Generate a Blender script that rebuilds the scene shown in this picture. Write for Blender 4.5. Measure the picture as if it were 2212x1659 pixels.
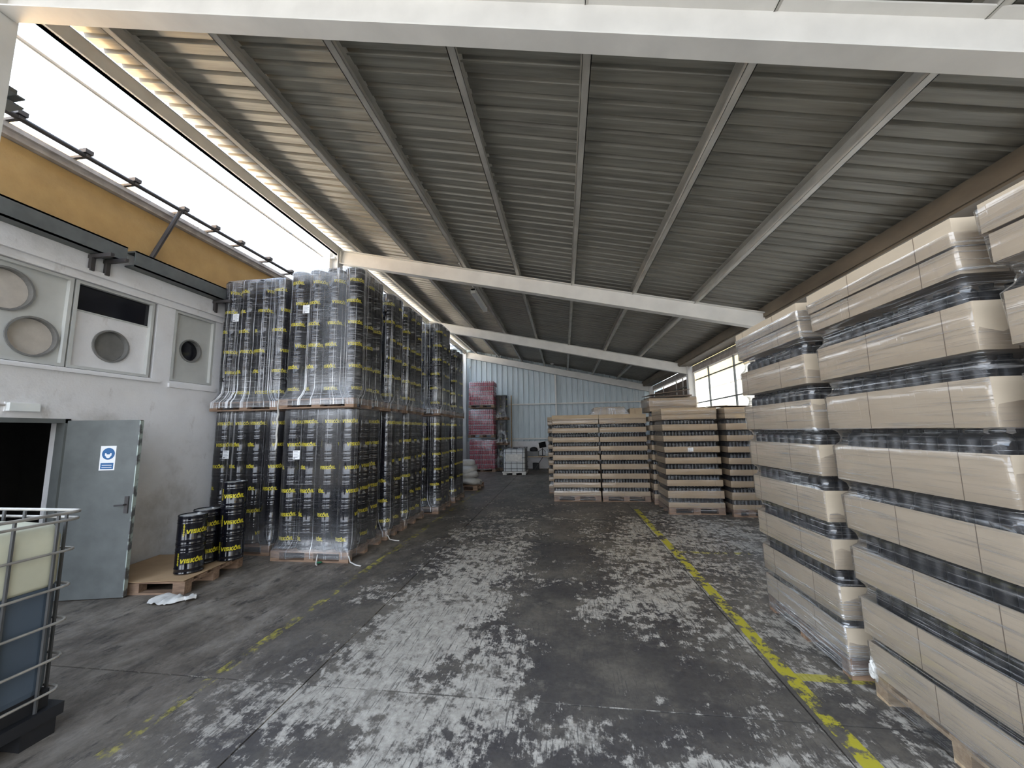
import bpy, math, random
import numpy as np
from mathutils import Vector, Matrix, noise
rng = random.Random(7)
for o in list(bpy.data.objects): bpy.data.objects.remove(o)
S = bpy.context.scene
COL = S.collection

# ------------------------------------------------------------------ camera
F, CX, CY, CAMH = 836.0, 1106.0, 829.5, 1.8
vy = np.array([112, 100.5, F]); vy /= np.linalg.norm(vy)
rho = 0.015; yv = -F*F/(rho*112+100.5)
vz = np.array([rho*yv, yv, F]); vz /= np.linalg.norm(vz)
vx = np.cross(vy, vz)
if vx[0] < 0: vx = -vx
Rw = np.stack([vx, vy, vz])
cam = bpy.data.cameras.new('camera'); cam.sensor_width = 36; cam.sensor_fit = 'HORIZONTAL'
cam.lens = F/2212*36; cam.clip_start = .05; cam.clip_end = 400
co = bpy.data.objects.new('camera', cam); COL.objects.link(co)
r_, u_, b_ = Rw[:, 0], -Rw[:, 1], -Rw[:, 2]
co.matrix_world = Matrix(((r_[0], u_[0], b_[0], 0), (r_[1], u_[1], b_[1], 0), (r_[2], u_[2], b_[2], CAMH), (0, 0, 0, 1)))
S.camera = co

# ------------------------------------------------------------------ world, sun, exposure
W = bpy.data.worlds.new('world'); S.world = W; W.use_nodes = True
nt = W.node_tree; nt.nodes.clear()
wo = nt.nodes.new('ShaderNodeOutputWorld'); bg = nt.nodes.new('ShaderNodeBackground')
tc = nt.nodes.new('ShaderNodeTexCoord'); sx = nt.nodes.new('ShaderNodeSeparateXYZ'); rp = nt.nodes.new('ShaderNodeValToRGB')
nt.links.new(tc.outputs['Generated'], sx.inputs[0]); nt.links.new(sx.outputs['Z'], rp.inputs[0])
nt.links.new(rp.outputs[0], bg.inputs[0]); nt.links.new(bg.outputs[0], wo.inputs[0])
rp.color_ramp.elements[0].position = 0.0; rp.color_ramp.elements[0].color = (.90, .94, 1, 1)
rp.color_ramp.elements[1].position = 0.8; rp.color_ramp.elements[1].color = (.42, .54, .76, 1)
e = rp.color_ramp.elements.new(.45); e.color = (.68, .78, .91, 1)
bg.inputs[1].default_value = 1.05
sl = bpy.data.lights.new('sun', 'SUN'); sl.energy = 20; sl.angle = math.radians(.6); sl.color = (1, .94, .84)
so = bpy.data.objects.new('sun', sl); COL.objects.link(so)
so.rotation_euler = Vector((-math.cos(math.radians(36))*math.cos(math.radians(22)), -math.cos(math.radians(36))*math.sin(math.radians(22)), -math.sin(math.radians(36)))).to_track_quat('-Z', 'Y').to_euler()
so.location = (20, 8, 20)
S.view_settings.view_transform = 'Standard'; S.view_settings.look = 'None'
S.view_settings.exposure = 2.35; S.view_settings.gamma = 1; S.view_settings.use_curve_mapping = False
S.cycles.transparent_max_bounces = 16; S.cycles.max_bounces = 8; S.cycles.diffuse_bounces = 5; S.cycles.glossy_bounces = 3
S.cycles.sample_clamp_indirect = 6

# ------------------------------------------------------------------ helpers
class MB:
    def __init__(s): s.v = []; s.f = []; s.m = []; s.uv = None
    def face(s, idx, m=0): s.f.append(tuple(idx)); s.m.append(m)
    def box(s, a, b, m=0):
        x0, y0, z0 = a; x1, y1, z1 = b; n = len(s.v)
        s.v += [(x0,y0,z0),(x1,y0,z0),(x1,y1,z0),(x0,y1,z0),(x0,y0,z1),(x1,y0,z1),(x1,y1,z1),(x0,y1,z1)]
        for q in ((0,3,2,1),(4,5,6,7),(0,1,5,4),(1,2,6,5),(2,3,7,6),(3,0,4,7)): s.face([n+i for i in q], m)
        return s
    def obox(s, p, q, w, h, m=0, up=(0,0,1)):      # bar from p to q, width w, height h
        p = Vector(p); q = Vector(q); d = (q-p).normalized(); up = Vector(up)
        if abs(d.dot(up)) > .99: up = Vector((1,0,0))
        a = d.cross(up).normalized(); u = a.cross(d).normalized(); n = len(s.v)
        for c in (p, q):
            for i, j in ((-1,-1),(1,-1),(1,1),(-1,1)): s.v.append(tuple(c+a*i*w/2+u*j*h/2))
        for f in ((0,1,2,3),(7,6,5,4),(0,4,5,1),(1,5,6,2),(2,6,7,3),(3,7,4,0)): s.face([n+i for i in f], m)
        return s
    def tube(s, pts, r, n=8, m=0, caps=True):
        pts = [Vector(p) for p in pts]; rings = []
        for i, p in enumerate(pts):
            d = (pts[min(i+1, len(pts)-1)]-pts[max(i-1, 0)]).normalized()
            up = Vector((0,0,1)) if abs(d.z) < .9 else Vector((1,0,0))
            a = d.cross(up).normalized(); b = a.cross(d); k = len(s.v)
            for j in range(n):
                t = 2*math.pi*j/n; s.v.append(tuple(p+a*r*math.cos(t)+b*r*math.sin(t)))
            rings.append(k)
        for k0, k1 in zip(rings, rings[1:]):
            for j in range(n): s.face((k0+j, k0+(j+1)%n, k1+(j+1)%n, k1+j), m)
        if caps:
            s.face([rings[0]+j for j in range(n)][::-1], m); s.face([rings[-1]+j for j in range(n)], m)
        return s
    def lathe(s, prof, n=20, c=(0,0), m=0, mfun=None, cap=True):
        k = len(s.v)
        for r, z in prof:
            for j in range(n):
                t = 2*math.pi*j/n; s.v.append((c[0]+r*math.cos(t), c[1]+r*math.sin(t), z))
        for i in range(len(prof)-1):
            mm = mfun(i) if mfun else m
            for j in range(n): s.face((k+i*n+j, k+i*n+(j+1)%n, k+(i+1)*n+(j+1)%n, k+(i+1)*n+j), mm)
        if cap:
            s.face([k+j for j in range(n)][::-1], m)
            s.face([k+(len(prof)-1)*n+j for j in range(n)], mfun(len(prof)-2) if mfun else m)
        return s
    def mesh(s, name, mats, smooth=False):
        me = bpy.data.meshes.new(name); me.from_pydata(s.v, [], s.f)
        for m in (mats if isinstance(mats, (list, tuple)) else [mats]): me.materials.append(m)
        me.polygons.foreach_set('material_index', s.m)
        if smooth: me.polygons.foreach_set('use_smooth', [True]*len(s.f))
        if s.uv is not None:
            ul = me.uv_layers.new(name='UVMap'); li = [0]*len(me.loops); me.loops.foreach_get('vertex_index', li)
            flat = []
            for fi, poly in enumerate(s.f):
                for vi in poly:
                    flat += s.uv[vi] if isinstance(s.uv, dict) else s.uv[vi]
            ul.data.foreach_set('uv', flat)
        me.update(); return me
    def build(s, name, mats, parent=None, loc=(0,0,0), rz=0, smooth=False):
        return ob(name, s.mesh(name, mats, smooth), parent, loc, rz)
def ob(name, data, parent=None, loc=(0,0,0), rz=0):
    o = bpy.data.objects.new(name, data); COL.objects.link(o)
    o.location = loc; o.rotation_euler = (0, 0, rz)
    if parent: o.parent = parent
    return o
def tag(o, label=None, cat=None, group=None, kind=None):
    if label: o['label'] = label
    if cat: o['category'] = cat
    if group: o['group'] = group
    if kind: o['kind'] = kind
    return o
def root(name, label, cat, loc=(0,0,0), rz=0, group=None, kind=None):
    return tag(ob(name, None, None, loc, rz), label, cat, group, kind)
ORD = 'zeroth first second third fourth fifth sixth seventh eighth ninth tenth eleventh twelfth thirteenth fourteenth fifteenth sixteenth seventeenth eighteenth'.split()

# ------------------------------------------------------------------ materials
def newmat(name):
    m = bpy.data.materials.new(name); m.use_nodes = True; nt = m.node_tree
    return m, nt, nt.nodes['Principled BSDF']
def nd(nt, t, ins=None, **kw):
    n = nt.nodes.new('ShaderNode'+t)
    for k, v in kw.items(): setattr(n, k, v)
    for k, v in (ins or {}).items():
        if isinstance(v, bpy.types.NodeSocket): nt.links.new(v, n.inputs[k])
        else: n.inputs[k].default_value = v
    return n
def math_(nt, op, a, b=0.0, c=None, clamp=False):
    d = {0: a, 1: b}
    if c is not None: d[2] = c
    return nd(nt, 'Math', d, operation=op, use_clamp=clamp).outputs[0]
def rgb(c): return (c[0], c[1], c[2], 1)
def ramp(nt, fac, stops):
    n = nd(nt, 'ValToRGB', {0: fac}); cr = n.color_ramp
    cr.elements[0].position = stops[0][0]; cr.elements[0].color = rgb(stops[0][1])
    cr.elements[1].position = stops[-1][0]; cr.elements[1].color = rgb(stops[-1][1])
    for p, c in stops[1:-1]:
        e = cr.elements.new(p); e.color = rgb(c)
    return n.outputs[0]
def mixc(nt, f, a, b, mode='MIX'):
    n = nt.nodes.new('ShaderNodeMix'); n.data_type = 'RGBA'; n.blend_type = mode
    for i, v in ((0, f), (6, a), (7, b)):
        if isinstance(v, bpy.types.NodeSocket): nt.links.new(v, n.inputs[i])
        else: n.inputs[i].default_value = v if i == 0 else rgb(v)
    return n.outputs[2]
def mapped(nt, scale, coord='Object', rot=(0,0,0)):
    t = nd(nt, 'TexCoord'); return nd(nt, 'Mapping', {'Vector': t.outputs[coord], 'Scale': scale, 'Rotation': rot}).outputs[0]
def noise_(nt, vec, scale, detail=4, rough=.55, out=0):
    return nd(nt, 'TexNoise', {'Vector': vec, 'Scale': scale, 'Detail': detail, 'Roughness': rough}).outputs[out]
def simple(name, col, rough=.5, metal=0, var=.12, nscale=6, stretch=(1,1,1), bump=0, col2=None, lo=.35, hi=.7, spec=.5):
    m, nt, p = newmat(name)
    v = mapped(nt, stretch); n = noise_(nt, v, nscale, 5)
    c2 = col2 or tuple(x*(1-var*2) for x in col)
    nt.links.new(ramp(nt, n, [(lo, c2), (hi, col)]), p.inputs['Base Color'])
    p.inputs['Roughness'].default_value = rough; p.inputs['Metallic'].default_value = metal
    p.inputs['Specular IOR Level'].default_value = spec
    if bump:
        b = nd(nt, 'Bump', {'Strength': bump, 'Distance': .01, 'Height': noise_(nt, v, nscale*6, 3)})
        nt.links.new(b.outputs[0], p.inputs['Normal'])
    return m
M = {}
M['white_steel'] = simple('white_painted_steel', (.78,.765,.725), .45, var=.06, nscale=3)
M['galv'] = simple('galvanised_steel', (.60,.58,.53), .42, metal=.25, var=.15, nscale=9, stretch=(1,.3,1))
M['dark_steel'] = simple('dark_steel', (.065,.058,.058), .5, var=.2)
M['grey_steel'] = simple('grey_painted_steel', (.135,.145,.14), .55, var=.12, nscale=5)
M['brown_gutter'] = simple('dirty_gutter_steel', (.20,.16,.115), .6, var=.2, nscale=3, stretch=(1,.4,1))
M['black'] = simple('matt_black', (.012,.012,.014), .6)
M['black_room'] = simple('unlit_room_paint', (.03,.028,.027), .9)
M['wood'] = simple('pallet_timber', (.33,.215,.14), .8, col2=(.17,.105,.068), nscale=3, stretch=(1.5,12,12), bump=.2)
M['wood_pale'] = simple('new_pallet_timber', (.58,.44,.28), .8, col2=(.40,.28,.17), nscale=3, stretch=(1.5,12,12), bump=.2)
M['card'] = simple('corrugated_cardboard', (.55,.46,.345), .85, col2=(.49,.405,.30), nscale=2.2, stretch=(1,1,5))
M['card_brown'] = simple('brown_cardboard', (.43,.325,.21), .85, col2=(.37,.275,.175), nscale=2.2, stretch=(1,1,5))
M['card_crease'] = simple('cardboard_crease', (.22,.165,.12), .9)
M['card_tan'] = simple('cardboard_sheet', (.42,.28,.155), .85, col2=(.33,.215,.115), nscale=3)
M['bottle'] = simple('black_plastic', (.008,.008,.010), .35, var=.1)
M['paper'] = simple('white_paper', (.80,.80,.80), .7, var=.03)
M['ink'] = simple('grey_ink', (.25,.25,.27), .7)
M['yellow_print'] = simple('yellow_print', (.56,.47,.02), .4, var=.04)
M['sack'] = simple('woven_white_sack', (.62,.60,.56), .8, col2=(.46,.44,.41), nscale=5, bump=.3)
M['yellow_wall'] = simple('yellow_plaster', (.50,.325,.13), .9, col2=(.43,.27,.105), nscale=4, bump=.35)
M['fascia'] = simple('weathered_concrete_eave', (.50,.46,.42), .9, col2=(.34,.30,.27), nscale=7, bump=.2)
M['cream'] = simple('cream_render', (.88,.80,.64), .9, var=.08, nscale=1.5)
M['ochre'] = simple('ochre_render', (.72,.52,.24), .9, var=.08, nscale=1.5)
M['sunny_roof'] = simple('pale_roof_screed', (.78,.70,.58), .9, var=.05)
M['yard'] = simple('yard_asphalt', (.10,.10,.10), .9, var=.12, nscale=1)
M['vent_disc'] = simple('vent_disc_board', (.60,.55,.49), .7, var=.08, nscale=9, bump=.1)
M['vent_grey'] = simple('vent_grey_cover', (.22,.215,.205), .6)
M['panel'] = simple('pale_grey_panel', (.56,.565,.54), .6, var=.06, nscale=4)
M['glass_dark'] = simple('dark_window_glass', (.012,.012,.016), .12)
M['ibc_plastic'] = simple('milky_tank_plastic', (.60,.585,.44), .4, var=.08, nscale=4)
M['ibc_white'] = simple('white_tank_plastic', (.66,.67,.66), .4, var=.05, nscale=4)
M['liquid'] = simple('tank_full_of_blue_grey_liquid', (.075,.098,.125), .35, var=.15, nscale=2)
M['cage'] = simple('zinc_tube', (.50,.47,.42), .35, metal=.5, var=.2)
M['cage_dark'] = simple('dull_zinc_tube', (.10,.10,.10), .4, metal=.4)
M['red'] = simple('crimson_label', (.62,.03,.085), .4, var=.3, nscale=20)
M['pink'] = simple('pale_bottle_shoulder', (.86,.66,.68), .4, var=.12, nscale=20)
M['lamp'] = simple('frosted_lamp_cover', (.80,.82,.80), .3, var=.03)
M['tin'] = simple('tinplate_lid', (.62,.61,.58), .3, metal=.4, var=.05)
M['rag'] = simple('white_plastic_rag', (.70,.68,.63), .6, var=.08, bump=.2)
M['green'] = simple('green_plastic', (.01,.16,.07), .5)
M['blue'] = simple('sign_blue', (.03,.13,.32), .5)
M['brown_panel'] = simple('brown_weathered_board', (.20,.15,.115), .85, col2=(.12,.09,.07), nscale=2.5)
M['screen'] = simple('switched_off_screen', (.01,.01,.012), .2)

def drum_mat():
    m, nt, p = newmat('gloss_black_enamel')
    p.inputs['Base Color'].default_value = (.006,.006,.009,1); p.inputs['Roughness'].default_value = .11
    p.inputs['Specular IOR Level'].default_value = .7
    n = noise_(nt, mapped(nt, (1,1,.5)), 14, 3)
    b = nd(nt, 'Bump', {'Strength': .05, 'Distance': .01, 'Height': n}); nt.links.new(b.outputs[0], p.inputs['Normal'])
    return m
M['drum'] = drum_mat()

def film_mat(name, base, folds, sweep, diag, rough=.2, tint=(.84,.85,.88), shine=1.0, veil=.16, gmix=.35):
    """stretch film: clear where tight, milky and glossy where it is gathered into strands"""
    m = bpy.data.materials.new(name); m.use_nodes = True; nt = m.node_tree; nt.nodes.clear()
    uv = nd(nt, 'TexCoord').outputs['UV']
    def st(scale, rot, sc, lo, hi, det=5):
        v = nd(nt, 'Mapping', {'Vector': uv, 'Scale': scale, 'Rotation': (0,0,rot)}).outputs[0]
        n = noise_(nt, v, sc, det, .6)
        return nd(nt, 'MapRange', {0: n, 1: lo, 2: hi, 3: 0, 4: 1}, interpolation_type='SMOOTHSTEP').outputs[0]
    f1 = st((22, .10, 1), .03, 1.6, .54, .72, 2)       # vertical folds
    f2 = st((.8, 18, 1), diag, 2.2, .54, .74)     # swept strands
    f3 = st((.6, 70, 1), diag*.5, 1.6, .57, .72, 2)   # fine strands
    big = st((1.3, 1.0, 1), 0, 1.1, .35, .7, 3)
    a = math_(nt, 'MULTIPLY', f1, folds)
    b = math_(nt, 'MULTIPLY_ADD', f2, sweep, a)
    c = math_(nt, 'MULTIPLY_ADD', f3, sweep*.8, b)
    d = math_(nt, 'MULTIPLY', c, math_(nt, 'MULTIPLY_ADD', big, .9, .3))
    mk_ = nd(nt, 'Attribute', attribute_name='overlap').outputs['Fac']
    d = math_(nt, 'MULTIPLY_ADD', d, math_(nt, 'MULTIPLY_ADD', mk_, 1.5, 1.0), math_(nt, 'MULTIPLY', mk_, veil))
    al = math_(nt, 'ADD', d, base, clamp=True); al = math_(nt, 'MINIMUM', al, .85)
    bump = nd(nt, 'Bump', {'Strength': .55, 'Distance': .02, 'Height': c})
    tr = nd(nt, 'BsdfTransparent', {'Color': (.97,.97,.98,1)})
    df = nd(nt, 'BsdfDiffuse', {'Color': rgb(tint)})
    tl = nd(nt, 'BsdfTranslucent', {'Color': rgb(tint)})
    dd = nd(nt, 'MixShader', {0: .3, 1: df.outputs[0], 2: tl.outputs[0]})
    gl = nd(nt, 'BsdfGlossy', {'Color': (1,1,1,1), 'Roughness': rough, 'Normal': bump.outputs[0]})
    mk = nd(nt, 'MixShader', {0: gmix, 1: dd.outputs[0], 2: gl.outputs[0]})
    mx = nd(nt, 'MixShader', {0: al, 1: tr.outputs[0], 2: mk.outputs[0]})
    lw = nd(nt, 'Fresnel', {'IOR': 1.45, 'Normal': bump.outputs[0]})
    g2 = nd(nt, 'BsdfGlossy', {'Color': (1,1,1,1), 'Roughness': rough*.6, 'Normal': bump.outputs[0]})
    ff = math_(nt, 'MINIMUM', math_(nt, 'MULTIPLY', lw.outputs[0], shine), .6)
    fin = nd(nt, 'MixShader', {0: ff, 1: mx.outputs[0], 2: g2.outputs[0]})
    out = nd(nt, 'OutputMaterial', {0: fin.outputs[0]})
    return m
M['film_drum'] = film_mat('stretch_film_on_drums', .022, .75, .30, .05, rough=.12, shine=.6, veil=.2)
M['film_drum_low'] = film_mat('stretch_film_on_lower_drums', .012, .30, .14, .04, rough=.12, shine=.5)
M['film_box'] = film_mat('stretch_film_on_cartons', .06, .05, .85, .10, rough=.14, shine=1.0, veil=.07, gmix=.6)
M['film_far'] = film_mat('stretch_film_on_far_cartons', .012, .06, .34, -.05, rough=.16, shine=.6, veil=.07, gmix=.5)
M['film_white'] = film_mat('bunched_film', .35, .5, .4, .1)

def wall_mat():
    m, nt, p = newmat('stained_whitewash')
    v = mapped(nt, (1,1,1)); n1 = noise_(nt, v, 1.1, 8, .65); n2 = noise_(nt, mapped(nt, (1,1,.35)), 5, 6, .7)
    c = ramp(nt, n1, [(.30, (.55,.53,.51)), (.46, (.76,.75,.75)), (.7, (.84,.835,.84))])
    st = ramp(nt, n2, [(.60, (1,1,1)), (.74, (.62,.58,.54))])
    nt.links.new(mixc(nt, .7, c, st, 'MULTIPLY'), p.inputs['Base Color']); p.inputs['Roughness'].default_value = .85
    b = nd(nt, 'Bump', {'Strength': .3, 'Distance': .01, 'Height': noise_(nt, v, 40, 3)}); nt.links.new(b.outputs[0], p.inputs['Normal'])
    return m
M['whitewash'] = wall_mat()
def roof_mat():
    m, nt, p = newmat('roof_sheet_steel')
    v = mapped(nt, (.25,6,1)); n = noise_(nt, v, 3, 5, .6)
    c = ramp(nt, n, [(.3, (.18,.172,.152)), (.55, (.29,.28,.245)), (.75, (.36,.345,.30))])
    nt.links.new(c, p.inputs['Base Color']); p.inputs['Roughness'].default_value = .5; p.inputs['Metallic'].default_value = .15
    return m
M['roof'] = roof_mat()
def clad_mat():
    m, nt, p = newmat('blue_grey_cladding')
    n = noise_(nt, mapped(nt, (6,1,.4)), 3, 4)
    nt.links.new(ramp(nt, n, [(.3, (.52,.60,.63)), (.7, (.68,.75,.78))]), p.inputs['Base Color']); p.inputs['Roughness'].default_value = .5
    return m
M['clad'] = clad_mat()

def floor_mat():
    m, nt, p = newmat('worn_painted_concrete')
    pos = nd(nt, 'TexCoord').outputs['Object']; sp = nd(nt, 'SeparateXYZ', {0: pos}); X, Y = sp.outputs[0], sp.outputs[1]
    att = nd(nt, 'Attribute', attribute_name='wear'); w = att.outputs['Fac']
    att2 = nd(nt, 'Attribute', attribute_name='dirt'); dirt = att2.outputs['Fac']
    n1 = noise_(nt, pos, 1.9, 12, .74)
    n2 = noise_(nt, nd(nt, 'Mapping', {'Vector': pos, 'Scale': (1.2,.9,1), 'Rotation': (0,0,.35)}).outputs[0], 9, 8, .72)
    n3 = noise_(nt, nd(nt, 'Mapping', {'Vector': pos, 'Scale': (16,2.2,1), 'Rotation': (0,0,-.55)}).outputs[0], 5, 3, .6)
    n4 = noise_(nt, nd(nt, 'Mapping', {'Vector': pos, 'Scale': (.9,7,1), 'Rotation': (0,0,.08)}).outputs[0], 3, 4, .65)
    a = math_(nt, 'MULTIPLY_ADD', math_(nt, 'SUBTRACT', n1, .5), 2.0, w)
    a = math_(nt, 'MULTIPLY_ADD', math_(nt, 'SUBTRACT', n2, .5), 1.9, a)
    a = math_(nt, 'MULTIPLY_ADD', math_(nt, 'SUBTRACT', n3, .5), .45, a)
    a = math_(nt, 'MULTIPLY_ADD', math_(nt, 'SUBTRACT', n4, .5), .30, a)
    n5 = noise_(nt, pos, .9, 8, .68)
    under = ramp(nt, n5, [(.36, (.058,.052,.052)), (.48, (.085,.076,.068)), (.60, (.150,.132,.108)), (.72, (.19,.17,.145))])
    lt = ramp(nt, n2, [(.3, (.26,.235,.20)), (.62, (.48,.44,.375))])
    col = mixc(nt, ramp(nt, a, [(.50, (0,0,0)), (.56, (.35,.35,.35)), (.70, (1,1,1))]), under, lt)
    fl_ = noise_(nt, pos, 26, 4, .7)
    col = mixc(nt, .55, col, ramp(nt, fl_, [(.3, (.55,.53,.52)), (.6, (1,1,1))]), 'MULTIPLY')
    gr = noise_(nt, nd(nt, 'Mapping', {'Vector': pos, 'Scale': (1,.55,1), 'Rotation': (0,0,-.5)}).outputs[0], 2.6, 12, .78)
    brown = ramp(nt, gr, [(.36, (.075,.062,.050)), (.46, (.135,.113,.090)), (.54, (.20,.172,.14)), (.66, (.30,.265,.225))])
    n6 = noise_(nt, nd(nt, 'Mapping', {'Vector': pos, 'Scale': (1.1,.5,1), 'Rotation': (0,0,-.5)}).outputs[0], 4.5, 12, .80)
    brown = mixc(nt, ramp(nt, n6, [(.40, (1,1,1)), (.47, (0,0,0))]), brown, (.050,.043,.037))
    brown = mixc(nt, ramp(nt, n6, [(.56, (0,0,0)), (.63, (.8,.8,.8))]), brown, (.27,.235,.19))
    scr = nd(nt, 'TexNoise', {'Vector': nd(nt, 'Mapping', {'Vector': pos, 'Scale': (34,2.0,1), 'Rotation': (0,0,-.42)}).outputs[0], 'Scale': 2.2, 'Detail': 3}).outputs[0]
    col = mixc(nt, ramp(nt, math_(nt, 'MULTIPLY_ADD', math_(nt, 'SUBTRACT', n1, .5), .5, scr), [(.60, (0,0,0)), (.66, (.75,.75,.75))]), col, (.075,.068,.062))
    blot = noise_(nt, pos, 3.1, 10, .76)
    col = mixc(nt, ramp(nt, blot, [(.57, (0,0,0)), (.63, (.7,.7,.7))]), col, (.155,.138,.115))
    col = mixc(nt, math_(nt, 'MULTIPLY', dirt, ramp(nt, n2, [(.30, (.7,.7,.7)), (.55, (1,1,1))])), col, brown)
    # road paint, worn
    def band(c, h): return math_(nt, 'LESS_THAN', math_(nt, 'ABSOLUTE', math_(nt, 'SUBTRACT', c, h[0])), h[1])
    def rng_(c, lo, hi): return math_(nt, 'MULTIPLY', math_(nt, 'GREATER_THAN', c, lo), math_(nt, 'LESS_THAN', c, hi))
    wob = math_(nt, 'MULTIPLY', math_(nt, 'SUBTRACT', n2, .5), .03)
    Xw = math_(nt, 'ADD', X, wob); Yw = math_(nt, 'ADD', Y, wob)
    right = math_(nt, 'MULTIPLY', band(Xw, (1.575,.055)), rng_(Y, -3, 9.4))
    left = math_(nt, 'MULTIPLY', band(Xw, (-2.66,.05)), rng_(Y, -3, 12))
    c1 = math_(nt, 'MULTIPLY', band(Yw, (3.29,.045)), rng_(X, 1.55, 3.0))
    c2 = math_(nt, 'MULTIPLY', band(Yw, (6.22,.045)), rng_(X, 1.55, 2.6))
    thick = ramp(nt, math_(nt, 'MULTIPLY_ADD', math_(nt, 'SUBTRACT', n1, .5), 1.2, n2), [(.43, (0,0,0)), (.52, (1,1,1))])
    thin = ramp(nt, math_(nt, 'MULTIPLY_ADD', math_(nt, 'SUBTRACT', n1, .5), 1.0, n2), [(.50, (0,0,0)), (.68, (.8,.8,.8))])
    m1 = math_(nt, 'MULTIPLY', right, thick)
    m2 = math_(nt, 'MAXIMUM', math_(nt, 'MULTIPLY', left, thin), math_(nt, 'MULTIPLY', math_(nt, 'MULTIPLY', math_(nt, 'MAXIMUM', c1, c2), thick), .75))
    col = mixc(nt, math_(nt, 'MAXIMUM', m1, m2), col, (.47,.41,.035))
    nt.links.new(col, p.inputs['Base Color'])
    rr = ramp(nt, a, [(.3, (.48,.48,.48)), (.7, (.75,.75,.75))]); nt.links.new(rr, p.inputs['Roughness'])
    p.inputs['Specular IOR Level'].default_value = .35
    b = nd(nt, 'Bump', {'Strength': .25, 'Distance': .004, 'Height': a}); nt.links.new(b.outputs[0], p.inputs['Normal'])
    return m
M['floor'] = floor_mat()

# ------------------------------------------------------------------ the setting: floor slabs
BLOBS = [(-1.05,2.6,.85,.5,.55),(-1.2,3.6,.7,.8,.55),(-1.35,4.6,.65,1.0,.5),(-1.1,5.9,.7,1.1,.38),(-1.5,7.6,.7,1.2,.22),(-1.8,3.0,.35,.8,.22),(-2.3,2.7,.35,.5,.2),
         (-.45,3.3,.28,.5,.35),(.75,4.2,.5,.7,.42),(1.0,5.3,.6,1.2,.35),(1.0,6.9,.7,1.3,.22),(.15,4.35,.28,.25,.32),(-.2,5.2,.3,.4,.2),(1.0,2.35,.5,.25,.42),(.08,2.66,.18,.16,.45),
         (.45,2.35,.3,.22,.3),(2.6,5.5,1.1,2.5,.22),(2.4,7.6,1.6,1.4,.26),(1.9,3.6,.4,1.0,.2),(-.7,8.5,1.0,1.6,.12),(-1.2,1.6,1.2,.7,.45),(.9,1.5,.8,.6,.35),
         (.3,3.2,.45,.45,-.3),(-.1,6.3,.4,2.2,-.15),(-.25,3.9,.22,.6,-.35),(-1.45,2.35,.2,.2,-.4),(-2.0,3.6,.18,.45,-.25),(-1.0,3.05,.22,.12,-.4),(.3,2.15,.4,.3,-.15),(-2.35,3.5,.3,.35,-.2)]
def wear(x, y):
    v = .30 if x < 1.45 else .345
    v += .07/(1+math.exp(-(y-6.5)))
    for bx, by, rx, ry, s in BLOBS: v += (.72 if s > 0 else 1)*s*math.exp(-((x-bx)/rx)**2-((y-by)/ry)**2)
    return v
def dirt(x, y):
    d = 1/(1+math.exp((x+2.62+.18*math.sin(y*1.7))/.22))
    d = max(d, .75/(1+math.exp(-(y-11)/1.0)))
    return min(1, d*.92)
fl = root('floor', 'worn dark painted concrete floor with yellow aisle lines', 'floor', kind='structure')
xs = [-5.75, -1.93, 1.485, 4.25]; ys = [-5, -2.6, 2.82, 8.25, 13.6, 19.05]
for i in range(3):
    for j in range(5):
        x0, x1, y0, y1 = xs[i]+.006, xs[i+1]-.006, ys[j]+.006, ys[j+1]-.006
        nx = max(2, int((x1-x0)/.16)); ny = max(2, int((y1-y0)/.16)); b = MB(); wv = []; dv = []
        for q in range(ny+1):
            for k in range(nx+1):
                x = x0+(x1-x0)*k/nx; y = y0+(y1-y0)*q/ny; b.v.append((x, y, 0)); wv.append(wear(x, y)); dv.append(dirt(x, y))
        for q in range(ny):
            for k in range(nx):
                a = q*(nx+1)+k; b.face((a, a+1, a+nx+2, a+nx+1))
        n0 = len(b.v)
        b.v += [(x0,y0,-.05),(x1,y0,-.05),(x1,y1,-.05),(x0,y1,-.05)]; wv += [.3]*4; dv += [.5]*4
        cs = [0, nx, ny*(nx+1)+nx, ny*(nx+1)]
        for k in range(4): b.face((cs[k], n0+k, n0+(k+1)%4, cs[(k+1)%4]))
        me = b.mesh('slab', M['floor'])
        for nm, vals in (('wear', wv), ('dirt', dv)):
            me.attributes.new(nm, 'FLOAT', 'POINT').data.foreach_set('value', vals)
        ob('slab', me, fl)
MB().box((-5.75,-5,-.09),(4.25,19.05,-.05)).build('joint_bed', M['black'], fl)

# ------------------------------------------------------------------ roof
RS = -.2217
def zr(x): return 4.437+RS*x                       # underside of the rafters
FR = [2.36, 7.55, 13.05, 18.72]              # frame lines
XL, XR = -4.88, 4.12
ce = root('ceiling', 'ribbed metal roof sheeting seen from below', 'ceiling', kind='structure')
RH = .485
def sheet_mesh():
    b = MB(); prof = []; y = 0
    for k in range(6):
        prof += [(y,0),(y+.118,0),(y+.134,.038),(y+.162,.038)]; y += .178
    prof += [(y,0),(y+.02,.0)]
    x0, x1 = XL-.02, XR+.05
    for dz in (0, .003):
        n = len(b.v)
        for (yy, zz) in prof: b.v += [(x0, yy, zr(x0)+RH+zz+dz), (x1, yy, zr(x1)+RH+zz+dz)]
        for k in range(len(prof)-1):
            q = (n+2*k, n+2*k+1, n+2*k+3, n+2*k+2); b.face(q if dz else q[::-1])
    return b.mesh('roof_sheet', M['roof'])
sm = sheet_mesh(); y = -.2; k = 0
while y < 19.0:
    ob('roof_sheet', sm, ce, (0, y, .0045*(k % 2))); y += 1.068; k += 1
PX = [-4.27, -3.09, -1.96, -.86, .30, 1.47, 2.60]
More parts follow.
